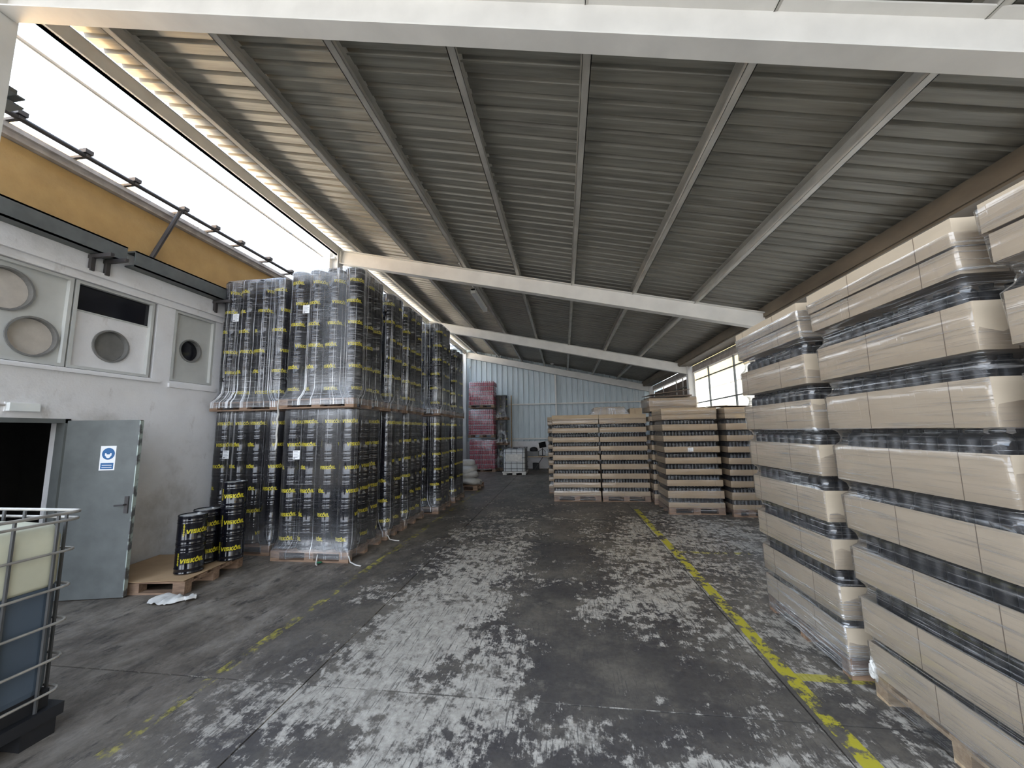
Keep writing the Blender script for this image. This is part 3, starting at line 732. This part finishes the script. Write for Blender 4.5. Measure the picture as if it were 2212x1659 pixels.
for n, (sn, x1, y0, nf, ns_, dp) in enumerate(STK):
    labs = ((.32,1.50),(.32,3.73)) if n == 0 else (((.30,1.50),(.34,3.73)) if n == 1 else (None, None))
    a = drum_stack(sn, x1, y0, 'lower', nf, ns_, 0, fmat='film_drum_low', lab=labs[0], depth=dp)
    dx = rng.uniform(-.03,.03) if n > 1 else 0
    up = drum_stack(sn, x1+dx, y0, 'upper', nf, ns_, .146+6*DH+.012, fmat='film_drum', lab=labs[1], gappy=1, fcap=.12 if n == 5 else .02, layers=5 if n == 5 else 6, depth=dp)
    STKf.append((a, up))
# twisted film tail hanging between the first two upper loads, and loose ends by the pallet feet
b = MB(); pts = [(-4.28+.012*math.sin(t*3.1), 5.35+.012*math.cos(t*2.3), 2.33-.75*t/10) for t in range(11)]; b.tube(pts, .014, 6)
tag(b.build('film_strand', M['sack'], STKf[1][1]), 'twisted white film strand').matrix_parent_inverse = Matrix()
for (x, y, dx, dy) in ((-3.05,5.33,.17,-.10),(-3.52,5.33,.06,-.12),(-3.0,6.44,.14,.0)):
    b = MB(); b.tube([(x,y,.10),(x+dx*.3,y+dy*.4,.03),(x+dx,y+dy,.012),(x+dx*1.5,y+dy*1.2,.01)], .009, 6)
    b.build('film_tail', M['sack'], STKf[1][0])
# loose drums on a pallet with a cardboard sheet
pallet(-5.02, 4.55, 0, 'timber pallet on the floor beside the grey door', 1.2, .95, .12, 'wood', 'pallets under the drums')
b = MB(); n = 14
for k in range(2):
    for i in range(n+1):
        for j in range(6):
            u, v = i/n, j/5; x = -.60+1.2*u; y = -.52+1.0*v
            z = .15+.003*k*2+.02*max(0, .25-u)*max(0, 1-v*2)*3+.006*math.sin(u*9)*(1-v)
            b.v.append((x, y, z))
m_ = 6*(n+1)
for i in range(n):
    for j in range(5):
        a = i*6+j; b.face((a, a+6, a+7, a+1)); b.face((m_+a, m_+a+1, m_+a+7, m_+a+6))
for i in range(n):
    for j in (0, 5): a = i*6+j; b.face((a, a+6, m_+a+6, m_+a))
for j in range(5):
    for i in (0, n): a = i*6+j; b.face((a, a+1, m_+a+1, m_+a))
tag(b.build('cardboard_sheet', M['card_tan'], None, (-5.02,4.57,.0), .12), 'tan cardboard sheet lying on the pallet beside the door', 'cardboard')
for (x, y, nlev, rots, nm) in ((-4.60,4.41,2,(.95,1.25),'front'),(-4.74,4.74,2,(1.2,1.1),'middle'),(-4.50,4.90,3,(.75,.85,.7),'back')):
    for k in range(nlev):
        drum(x, y, .166+k*DH, rots[k], f'loose unwrapped black drum, {["bottom","second","third"][k]} of the {nm} column on the cardboard', 'loose drums by the door', True, k == nlev-1)
b = MB(); n = 26; k = 0
for k in range(2):
    for i in range(n+1):
        for j in range(7):
            u = i/n; v = j/6-.5; w_ = .13*(math.sin(math.pi*min(1, u*1.25+.05))**.6 if u < .76 else .35+.3*math.sin(u*30))
            x = (u-.5)*.46; y = v*w_*2+.02*math.sin(u*7); z = .012+.03*abs(noise.noise((u*6, v*4, 1)))*2+.02*(1-(2*v)**2)
            b.v.append((x, y, z+.003*k))
for i in range(n):
    for j in range(6):
        a = i*7+j; b.face((a, a+7, a+8, a+1)); a += 7*(n+1); b.face((a, a+1, a+8, a+7))
tag(b.build('plastic_rag', M['rag'], None, (-4.32,3.98,0), .25, True), 'crumpled white plastic rag on the floor by the door', 'rag')
b = MB()
for i in range(5): 
    a = i*1.3; b.obox((0,0,.012+.004*i),(.05*math.cos(a),.04*math.sin(a),.02), .03, .004)
tag(b.build('green_scrap', M['green'], None, (-3.46,5.27,0)), 'small green plastic scrap on the floor by the pallet', 'litter')

# ------------------------------------------------------------------ carton towers: trays of black bottles on pallets
def bottle_mesh(r, h, n=12):
    return MB().lathe([(r*.9,0),(r,.008),(r,h*.84),(r*.95,h*.88),(r*.74,h*.92),(r*.42,h*.94),(r*.40,h*.945),(r*.48,h*.95),(r*.48,h*.99),(r*.42,h)], n).mesh('bottle', M['bottle'], True)
TR = {}
def tray_mesh(w, d, h, lid=False, seams=(), cm='card'):
    key = (round(w,3), round(d,3), round(h,3), lid, seams, cm)
    if key not in TR:
        t = .008; b = MB()
        b.box((-w/2,-d/2,0),(w/2,-d/2+t,h)); b.box((-w/2,d/2-t,0),(w/2,d/2,h)); b.box((-w/2,-d/2+t,0),(-w/2+t,d/2-t,h)); b.box((w/2-t,-d/2+t,0),(w/2,d/2-t,h))
        zb = h-t if lid else 0
        b.box((-w/2+t,-d/2+t,zb),(w/2-t,d/2-t,zb+t))
        for f in seams:                                     # glued flap seams on the two visible faces
            y = -d/2+f*d; b.box((-w/2-.001,y-.002,.0),(-w/2+.001,y+.002,h),1)
            x = -w/2+f*w; b.box((x-.002,-d/2-.001,.0),(x+.002,-d/2+.001,h),1)
        TR[key] = b.mesh('cardboard_tray', [M[cm], M['card_crease']])
    return TR[key]
STUFF = []      # (x, y, z, mesh id) of the bottles too hidden to pick out one by one
INDIV = [0]
def carton_tower(tn, x0, x1, y0, y1, trays, lid, pz, BM, br, bh, rows, lean=(0,0), seam=(), fmat='film_box', pmat='wood', ftop=None, pfx='tower', wrap=True, jig=.004, side='x', inset=.022, ovf=None):
    """trays: (z bottom, z top) from the bottom up; lid: (z bottom, z top); rows = ('x-'|'y-', individually picked?)"""
    w, d = x1-x0, y1-y0; cx, cy = (x0+x1)/2, (y0+y1)/2
    sh = lambda z: (lean[0]*z, lean[1]*z)
    pallet(cx, cy, 0, f'timber pallet under the {tn}', w, d, 0, pmat, 'pallets under the cartons')
    n = len(trays)
    tops = [t[1] for t in trays]
    for k, (zb, zt) in enumerate(trays):
        ox, oy = sh(zb); jx, jy = rng.uniform(-jig,jig), rng.uniform(-jig,jig)
        nm = 'lowest' if k == 0 else (ORD[k+1]+' up')
        s = tuple(f+rng.choice((-.04,0,.03)) for f in seam) if seam else ()
        inv = k == n-1
        tag(ob('cardboard_tray', tray_mesh(w, d, zt-zb, inv, s, 'card' if br > .05 else 'card_brown'), None, (cx+ox+jx, cy+oy+jy, zb)), f'brown cardboard tray, {nm}, in the {tn}', 'tray', f'trays of the {tn}')
    if lid:
        ox, oy = sh(lid[0])
        tag(ob('tray_cover', tray_mesh(w+.012, d+.012, lid[1]-lid[0], True, seam, 'card' if br > .05 else 'card_brown'), None, (cx+ox, cy+oy, lid[0])), f'brown cardboard cover on top of the {tn}', 'cover', 'covers of the carton towers')
    # bottles
    pit = br*2+.003; nx = int((w-.03)/pit); ny = int((d-.03)/pit)
    for k in range(n-1):
        zb = trays[k][0]+.010; ox, oy = sh(trays[k][0])
        for i in range(nx):
            for j in range(ny):
                bx = cx-(nx-1)*pit/2+i*pit+ox; by = cy-(ny-1)*pit/2+j*pit+oy
                ring = min(i, j) if ('x-' in rows and 'y-' in rows) else (i if 'x-' in rows else j)
                onx, ony = i == 0 and 'x-' in rows, j == 0 and 'y-' in rows
                pick = (onx and rows.get('x-')) or (ony and rows.get('y-'))
                if pick and INDIV[0] < 300:
                    INDIV[0] += 1
                    lab = f'black bottle, {ORD[(ny-j) if onx and rows.get("x-") else i+1]} from the left, tray {ORD[k+1]} up, {tn}'
                    tag(ob('bottle', BM, None, (bx,by,zb)), lab, 'bottle', f'bottles in {tn}')
                elif ring < 3: STUFF.append((bx, by, zb, br, bh))
    if wrap:
        e = .007; R = []; ex = lambda z, g, r: R.append((z, x0-g, x1+g, y0-g, y1+g, r))
        ex(.03, .004, .02); ex(.12, .006, .02)
        for k, (zb, zt) in enumerate(trays):
            if k: ex(zb+.004, e, .02)
            else: ex(zb+.02, e, .02)
            ex((zb+zt)/2, e, .02); ex(zt-.004, e, .02)
            if k < n-1:
                gz = (zt+trays[k+1][0])/2; hh = trays[k+1][0]-zt
                ins = inset*(1 if k > 0 else .3)
                ex(zt+hh*.22, -ins*.75, .05); ex(gz, -ins, .06); ex(zt+hh*.78, -ins*.75, .05)
        if lid:
            top = ftop or lid[1]-.02
            ex(trays[-1][1]+.01, e+.007, .02)
            if top > trays[-1][1]+.03: ex(top, e+.008, .02)
        return film(R, sum(map(ord, tn)) % 89, fmat, f'clear stretch film round the {tn}', .006, shift=sh, group='stretch wraps on the cartons', ns=12, ovf=ovf)
BR = bottle_mesh(.055, .345, 14); BS = bottle_mesh(.034, .222, 10)
TZ = [(.150,.345),(.395,.625),(.740,.955),(1.080,1.31),(1.42,1.66),(1.785,2.02),(2.15,2.39),(2.535,2.672)]
lidR = (2.682, 2.825)
wrapR = carton_tower('tall tower nearest the yellow line', 2.03, 3.20, 1.98, 3.13, TZ, lidR, 0, BR, .055, .345, {'x-': True, 'y-': False}, (-.030,.045), (.18,.62), 'film_box', 'wood_pale', 2.75, ovf=(.6,.35))
carton_tower('tall tower behind the nearest', 1.99, 3.16, 3.29, 4.42, TZ, lidR, 0, BR, .055, .345, {'x-': True, 'y-': False}, (-.015,.045), (.33,.86), 'film_box', 'wood', 2.76, ovf=(3.5,.35))
carton_tower('tower cut off at the frame edge', 2.05, 3.2, .72, 1.86, TZ, lidR, 0, BR, .055, .345, {'x-': False}, (-.030,.045), (.3,.8), 'film_box', 'wood_pale', 2.80, ovf=(.6,.35))
TB = [(.146,.245),(.336,.488),(.589,.716),(.826,.946),(1.057,1.186),(1.297,1.418),(1.53,1.652),(1.766,1.897),(2.002,2.115)]
fB = carton_tower('tower with a paper label', 2.17, 3.30, 8.85, 9.75, TB, (2.12,2.245), 0, BS, .034, .222, {'y-': True, 'x-': False}, (-.02,0), (.9,), 'film_far', 'wood', 2.2, inset=.02)
paper_label(fB, (2.68, 8.838, 1.355), 'y', .11, .085)
paper_label(fB, (2.155, 9.2, 1.36), 'x', .07, .07)
carton_tower('tower by the right wall', 3.38, 4.08, 8.66, 9.7, TB, (2.12,2.235), 0, BS, .034, .222, {'y-': False, 'x-': False}, (-.01,0), (.6,), 'film_far', 'wood', 2.2, inset=.02)
TA = [(.150,.257),(.35,.475),(.567,.70),(.803,.938),(1.04,1.168),(1.27,1.39),(1.493,1.622),(1.734,1.864),(1.96,2.07)]
carton_tower('left plain tower in the aisle', -.30, .89, 10.27, 11.2, TA, (2.076,2.195), 0, BS, .034, .222, {'y-': False}, (0,0), (), 'film_far', 'wood', 2.1, inset=.015)
carton_tower('right plain tower in the aisle', .93, 2.10, 10.27, 11.2, TA, (2.076,2.195), 0, BS, .034, .222, {'y-': False}, (-.01,0), (.5,), 'film_far', 'wood', 2.1, inset=.015)
carton_tower('tower hidden behind the plain pair', -.47, .7, 11.55, 12.5, TA, (2.076,2.195), 0, BS, .034, .222, {'y-': False, 'x-': False}, (0,0), (), 'film_far', 'wood', 2.1, inset=.015)
TD = [(z0+.0, z1) for z0, z1 in TB]+[(2.24,2.345)]
carton_tower('higher tower behind the labelled one', 2.12, 3.22, 9.95, 10.9, TD, (2.35,2.56), 0, BS, .034, .222, {'y-': False}, (0,0), (.25,), 'film_far', 'wood', 2.5, inset=.015)
for (kx, ky, kz, nm) in ((2.03,3.12,.17,'tall tower nearest the yellow line'),):
    b = MB(); n = 9
    for j in range(n):
        for i in range(14):
            v = math.pi*j/(n-1); u = 2*math.pi*i/14; q = .038*(1+.8*noise.noise((math.cos(u)*2.5,math.sin(u)*2.5,v*3)))
            b.v.append((kx+q*math.sin(v)*math.cos(u)*.8, ky+q*math.sin(v)*math.sin(u)*.8, kz+1.5*q*math.cos(v)))
    for j in range(n-1):
        for i in range(14): b.face((j*14+i, j*14+(i+1)%14, (j+1)*14+(i+1)%14, (j+1)*14+i))
    b.build('film_knot', M['rag'], wrapR, smooth=False)
# bottles hidden deeper in the trays: one mass
b = MB()
for (x, y, z, r, h) in STUFF:
    n = 7; k = len(b.v)
    for rr, zz in ((r,0),(r,h*.85),(r*.80,h*.91),(r*.42,h*.94),(r*.48,h)):
        for j in range(n):
            t = 2*math.pi*j/n; b.v.append((x+rr*math.cos(t), y+rr*math.sin(t), z+zz))
    for i in range(4):
        for j in range(n): b.face((k+i*n+j, k+i*n+(j+1)%n, k+(i+1)*n+(j+1)%n, k+(i+1)*n+j))
    b.face([k+4*n+j for j in range(n)])
tag(b.build('packed_bottles', M['bottle'], smooth=True), 'mass of black bottles packed inside the cardboard trays', 'bottles', None, 'stuff')
# things lying on top of the far towers
def loose_box(x0, x1, y0, y1, z0, h, label, group='cartons on top of the far towers', lab=None):
    w = root('carton', label, 'box', ((x0+x1)/2,(y0+y1)/2,z0), rng.uniform(-.04,.04), group)
    hw, hd = (x1-x0)/2, (y1-y0)/2
    MB().box((-hw,-hd,0),(hw,hd,h)).build('body', M['card_brown'], w)
    MB().box((-hw*.2,-hd-.002,0),(-hw*.2+.008,-hd,h)).build('flap_seam', M['card_crease'], w)
    for i in (-1, 1): MB().obox((i*hw*.5-hw*.45,-hd*.4,h+.004),(i*hw*.5+hw*.45,-hd*.4,h+.016), .9*hd, .005).build('flap', M['card'], w)
    return w
loose_box(.80, 1.60, 10.5, 11.0, 2.20, .185, 'flat carton lying on the plain towers, in crumpled film')
loose_box(1.74, 2.05, 10.5, 10.95, 2.20, .15, 'small square carton beside the flat one on the plain towers')
film([(2.20,.66,1.74,10.45,11.05,.06),(2.28,.74,1.68,10.47,11.03,.05),(2.37,.78,1.62,10.48,11.02,.04),(2.42,.9,1.5,10.6,10.95,.1)], 5, 'film_white', 'crumpled film over the flat carton on the plain towers', .03, group='stretch wraps on the cartons')
film([(2.30,2.09,3.26,9.92,10.93,.05),(2.42,2.07,3.27,9.90,10.95,.05),(2.58,2.10,3.24,9.92,10.93,.05),(2.62,2.2,3.1,10.0,10.8,.1)], 9, 'film_far', 'loose film over the higher tower', .025, group='stretch wraps on the cartons')
b = MB(); b.obox((2.15,10.4,2.66),(3.12,10.5,2.78), .75, .012); b.obox((2.2,10.42,2.60),(3.15,10.5,2.63), .8, .03)
tag(b.build('cardboard_sheet', M['brown_panel']), 'dark bent cardboard sheet on the higher far tower', 'cardboard')
b = MB(); b.obox((3.30,9.1,2.275),(4.05,9.1,2.262), .7, .006); b.obox((2.95,9.2,2.262),(3.6,9.2,2.30), .5, .005)
tag(b.build('cardboard_sheet', M['card']), 'loose cardboard sheets on top of the wrapped pair by the wall', 'cardboard')

# ------------------------------------------------------------------ tank in a cage (near and far)
def ibc(x, y, w, d, zp, h, level, label, rings, bars, plastic, sheet=False):
    cg = 'cage' if level else 'cage_dark'
    r = root('caged_tank', label, 'tank', (x,y,0), 0, 'caged tanks')
    hw, hd = w/2, d/2
    def body(z0, z1, top):
        b = MB(); R = .09; P = None; rows = []
        zs = [z0, z0+.02, z1-.10, z1-.03, z1] if top else [z0, z0+.03, z1]
        ins = [.03, .025, .025, .05, .13] if top else [.03, .025, .025]
        for z, i_ in zip(zs, ins):
            q = rrect(-hw+i_, hw-i_, -hd+i_, hd-i_, R, 5, 6); rows.append(len(b.v)); b.v += [(px, py, z) for px, py in q]; n = len(q)
        for a, c in zip(rows, rows[1:]):
            for j in range(n): b.face((a+j, a+(j+1)%n, c+(j+1)%n, c+j))
        b.face([rows[0]+j for j in range(n)][::-1]); b.face([rows[-1]+j for j in range(n)])
        return b
    if level: 
        MB().box((-hw+.03,-hd+.03,zp),(hw-.03,hd-.03,zp+.10)).build('shade_block', M['black'], r)  # black block standing in for the shadow at the tank's foot
        body(zp+.10, level, False).build('full_part', M['liquid'], r, smooth=False)
        body(level+.001, h-.03, True).build('bottle_body', M[plastic], r, smooth=True)
    else: body(zp+.01, h-.03, True).build('bottle_body', M[plastic], r, smooth=True)
    MB().lathe([(.11,h-.03),(.11,h+.005),(.10,h+.01)], 20).build('screw_cap', M['black'], r)
    def ring(z, rr, out=0):
        a, c = hw+out, hd+out; k = .05
        q = rrect(-a, a, -c, c, .06, 4, 2); b = MB(); b.tube([(px,py,z) for px, py in q]+[(q[0][0],q[0][1],z)], rr, 7, caps=False); b.build('ring_tube', M[cg], r)
    for z in rings: ring(z, .008, .008)
    ring(h+.015, .010, .015); ring(h-.03, .009, .012)
    nb = bars
    for i in range(nb):
        t = -1+2*(i+.5)/nb
        for (px, py) in ((hw-.012, t*hd), (-hw+.012, t*hd), (t*hw, hd-.012), (t*hw, -hd+.012)):
            MB().tube([(px,py,zp),(px,py,h+.01)], .010, 6).build('bar', M['cage_dark'], r)
    b = MB()
    for i in (-1, 0, 1):
        for j in (-1, 0, 1): b.box((i*(hw-.08)-.08,j*(hd-.08)-.08,0),(i*(hw-.08)+.08,j*(hd-.08)+.08,zp*.6))
    b.box((-hw-.02,-hd-.02,zp*.6),(hw+.02,hd+.02,zp))
    b.build('pallet_base', M['black'] if level else M['galv'], r)
    if sheet: MB().box((-hw*.75,-hd-.022,.55),(hw*.7,-hd-.012,.85)).build('plate', M['galv'], r)
    return r
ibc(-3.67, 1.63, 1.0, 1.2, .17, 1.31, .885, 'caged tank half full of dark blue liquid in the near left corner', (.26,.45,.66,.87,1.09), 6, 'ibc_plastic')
ibc(-2.10, 16.8, .96, 1.0, .13, 1.09, None, 'white caged tank at the far end of the aisle', (.25,.48,.70,.92), 4, 'ibc_white', True)

# ------------------------------------------------------------------ sacks
pallet(-3.3, 12.5, 0, 'pallet under the white sacks', 1.2, 1.0, 0, 'wood', 'pallets at the far end')
def sack_mesh(seed):
    b = MB(); nu, nv = 16, 10
    for j in range(nv+1):
        v = -math.pi/2+math.pi*j/nv
        for i in range(nu):
            u = 2*math.pi*i/nu; e = lambda a, p: math.copysign(abs(a)**p, a)
            x = .46*e(math.cos(v),.55)*e(math.cos(u),.6); y = .31*e(math.cos(v),.55)*e(math.sin(u),.6); z = .115*e(math.sin(v),.8)
            q = 1+.14*noise.noise((x*4+seed*3, y*4, z*6)); b.v.append((x*q, y*q, z*(q+.15*noise.noise((x*6,y*6,seed)))+.115))
    for j in range(nv):
        for i in range(nu): b.face((j*nu+i, j*nu+(i+1)%nu, (j+1)*nu+(i+1)%nu, (j+1)*nu+i))
    return b.mesh('sack', M['sack'], True)
SK = [sack_mesh(s) for s in (1,2,3)]
for i, (x, y, z, rz) in enumerate(((-3.0,12.3,.145,1.4),(-3.62,12.3,.145,1.65),(-3.05,12.32,.34,1.7),(-3.65,12.35,.34,1.5),(-3.12,12.3,.53,1.5),(-3.7,12.4,.53,1.6),(-3.3,12.35,.70,.3))):
    sk_ = ob('sack', SK[i % 3], None, (x,y,z), rz); sk_.rotation_euler = (rng.uniform(-.12,.12), rng.uniform(-.10,.16), rz)
    tag(sk_, ['bottom aisle side white sack on the pallet','bottom inner white sack on the pallet','second layer white sack, aisle side','second layer white sack, inner side','third layer white sack, aisle side','third layer white sack, inner side','topmost white sack lying across the heap'][i], 'sack', 'white sacks on a pallet')

# ------------------------------------------------------------------ red packs
def pack_layer(nx, ny, p, h):
    b = MB(); r = p*.47
    for i in range(nx):
        for j in range(ny):
            if not (j == 0 or i == nx-1 or i == 0): continue
            b.lathe([(r*.95,0),(r,h*.12),(r,h*.34),(r*.93,h*.38),(r*.93,h*.40),(r,h*.44),(r,h*.70),(r*.62,h*.86),(r*.36,h*.93),(r*.36,h)], 8, ((i+.5-nx/2)*p, (j+.5)*p), 0, lambda q: 1 if q in (3,4,6) else 0)
    return b.mesh('bottle_layer', [M['red'], M['pink']], True)
PL = pack_layer(13, 9, .090, .215)
cxr = -3.72
for k, (zb, nl, h, nm) in enumerate(((.0,6,.215,'bottom'),(1.53,5,.23,'middle'),(2.89,5,.215,'top'))):
    dx = (.02,-.02,.0)[k]
    pallet(cxr+dx, 17.85, zb, f'{nm} pallet of the red stack', 1.2, .9, 0, 'wood', 'pallets at the far end')
    ld = root('red_pack_load', f'{nm} load of red and white bottle packs in film', 'bottle packs', (cxr+dx,17.42,zb+.146), 0, 'red bottle packs')
    for q in range(nl):
        o = ob('bottle_layer', PL, ld, (rng.uniform(-.01,.01),0,q*h)); o.scale = (1,1,h/.215)
        MB().box((-.58,.0,0),(.58,.8,.006)).build('layer_sheet', M['pink'], ld, (0,.0,q*h-.003 if q else 0.0))
    film([(zb+.10,cxr-.61+dx,cxr+.61+dx,17.39,18.31,.04),(zb+.3,cxr-.60+dx,cxr+.60+dx,17.40,18.3,.06),(zb+.146+nl*h-.05,cxr-.595+dx,cxr+.595+dx,17.40,18.3,.06),(zb+.146+nl*h+.03,cxr-.53+dx,cxr+.53+dx,17.45,18.2,.1)], 31+k, 'film_far', f'stretch film round the {nm} red load', .02, group='stretch wraps at the far end')
# dark wrapped stacks at the far end
def far_stack(sn, x0, y0, levels, nx, zstep):
    for lv in range(levels):
        zb = lv*zstep
        pallet(x0+nx*.15, y0+.4, zb, f'{ORD[lv+1]} pallet up in the dark stack {sn}', nx*.3, .8, 0, 'wood', 'pallets at the far end')
        for k in range(3):
            for i in range(nx):
                drum(x0+.15+i*.3, y0+.15, zb+.146+k*DH, rng.uniform(1.2,2.0), f'dark drum, {ORD[k+1]} layer, {ORD[lv+1]} pallet up, {ORD[i+1]} from left, stack {sn}', f'drums in the stack {sn}')
        film([(zb+.1,x0-.01,x0+nx*.3+.01,y0-.01,y0+.8,.03),(zb+.35,x0-.01,x0+nx*.3+.01,y0-.01,y0+.8,.12),(zb+.146+3*DH,x0-.01,x0+nx*.3+.01,y0-.01,y0+.8,.13),(zb+.18+3*DH,x0+.05,x0+nx*.3-.05,y0+.05,y0+.7,.1)], 3+lv, 'film_drum_low', f'film round the {ORD[lv+1]} pallet up, dark stack {sn}', .008, group='stretch wraps at the far end')
far_stack('behind the red packs', -3.22, 18.05, 3, 2, .146+3*DH+.012)
far_stack('left of the red packs', -5.3, 16.9, 2, 2, .146+3*DH+.012)
tag(MB().obox((-2.50,18.5,.02),(-2.52,18.86,3.55), .09, .045).build('timber_plank', M['wood_pale']), 'long timber plank leaning beside the dark stack at the back wall', 'plank')
# table with electrical clutter
tb = root('work_table', 'low wooden work table against the back wall', 'table', (-1.2,18.4,0))
MB().box((-.75,-.35,.60),(.95,.35,.64)).build('tabletop', M['wood_pale'], tb)
for x in (-.7, .88):
    for y in (-.3, .3): MB().box((x-.025,y-.025,0),(x+.025,y+.025,.60)).build('leg', M['dark_steel'], tb)
MB().obox((-.2,.0,.02),(.2,.0,.6), .03, .03).obox((.5,.0,.02),(.8,.0,.6), .03, .03).build('brace', M['dark_steel'], tb)
mo = root('monitor', 'small black monitor tilted on the work table', 'monitor', (-1.02,18.35,.64), .2)
MB().box((-.10,-.07,0),(.10,.07,.02)).build('base', M['black'], mo); MB().box((-.02,-.01,.02),(.02,.02,.36)).build('stand', M['black'], mo)
MB().obox((-.16,-.02,.48),(.16,-.02,.54), .03, .26).build('screen', M['screen'], mo)
b = MB(); b.lathe([(.17,0),(.2,.06),(.16,.16),(.05,.2)], 12)
tag(b.build('black_bag', M['black'], None, (-1.42,18.3,.86), 0, True), 'black lumpy bag on the box at the table end', 'bag')
b = MB(); b.box((-.30,-.2,0),(.25,.2,.22)); tag(b.build('equipment_box', M['vent_grey'], None, (-1.45,18.35,.64)), 'grey equipment box on the work table under the bag', 'box')
b = MB(); b.box((-.18,-.15,0),(.18,.15,.14)); tag(b.build('white_box', M['paper'], None, (-.58,18.4,.64)), 'pale box on the right end of the work table', 'box')
b = MB(); b.box((-.15,-.1,0),(.15,.1,.3)); tag(b.build('floor_box', M['black'], None, (-1.35,18.55,0)), 'black box on the floor under the work table', 'box')
b = MB(); b.tube([(-.32,-.05,.01),(-.2,.1,.20),(.0,.0,.34),(.15,.1,.15),(.3,-.02,.012)], .012, 6)
tag(b.build('cable_loop', M['black'], None, (-1.0,18.3,.64)), 'black cable looped over the work table clutter', 'cable')
b = MB(); b.lathe([(.10,0),(.10,.2),(.03,.26),(.03,.30)], 10); tag(b.build('plastic_canister', M['ibc_white'], None, (-.78,18.3,.64), 0, True), 'small white canister on the work table beside the monitor', 'canister')
b = MB(); b.obox((-.25,0,.01),(.25,.1,.5), .05, .02); b.obox((.25,0,.01),(-.25,.1,.5), .05, .02); tag(b.build('folded_trestle', M['wood_pale'], None, (-.55,18.7,0)), 'crossed pale trestle legs under the work table', 'trestle')
# ceiling light
x = -2.03
fx = root('batten_light', 'white fluorescent batten hanging under the roof purlin', 'light', (x,9.35,zr(x)+.22))
MB().box((-.05,-.72,.02),(.05,.72,.06)).build('housing', M['white_steel'], fx)
MB().box((-.055,-.70,-.05),(.055,.70,.02)).build('lamp_cover', M['lamp'], fx)
for s in (-.72, .70): MB().box((-.06,s,-.055),(.06,s+.03,.065)).build('end_cap', M['white_steel'], fx)
MB().box((-.02,-.4,.06),(.02,.4,.11)).build('mount', M['white_steel'], fx)
MB().tube([(.01,-2.0,.12),(.01,-.75,.08)], .012, 6).build('conduit', M['white_steel'], fx)
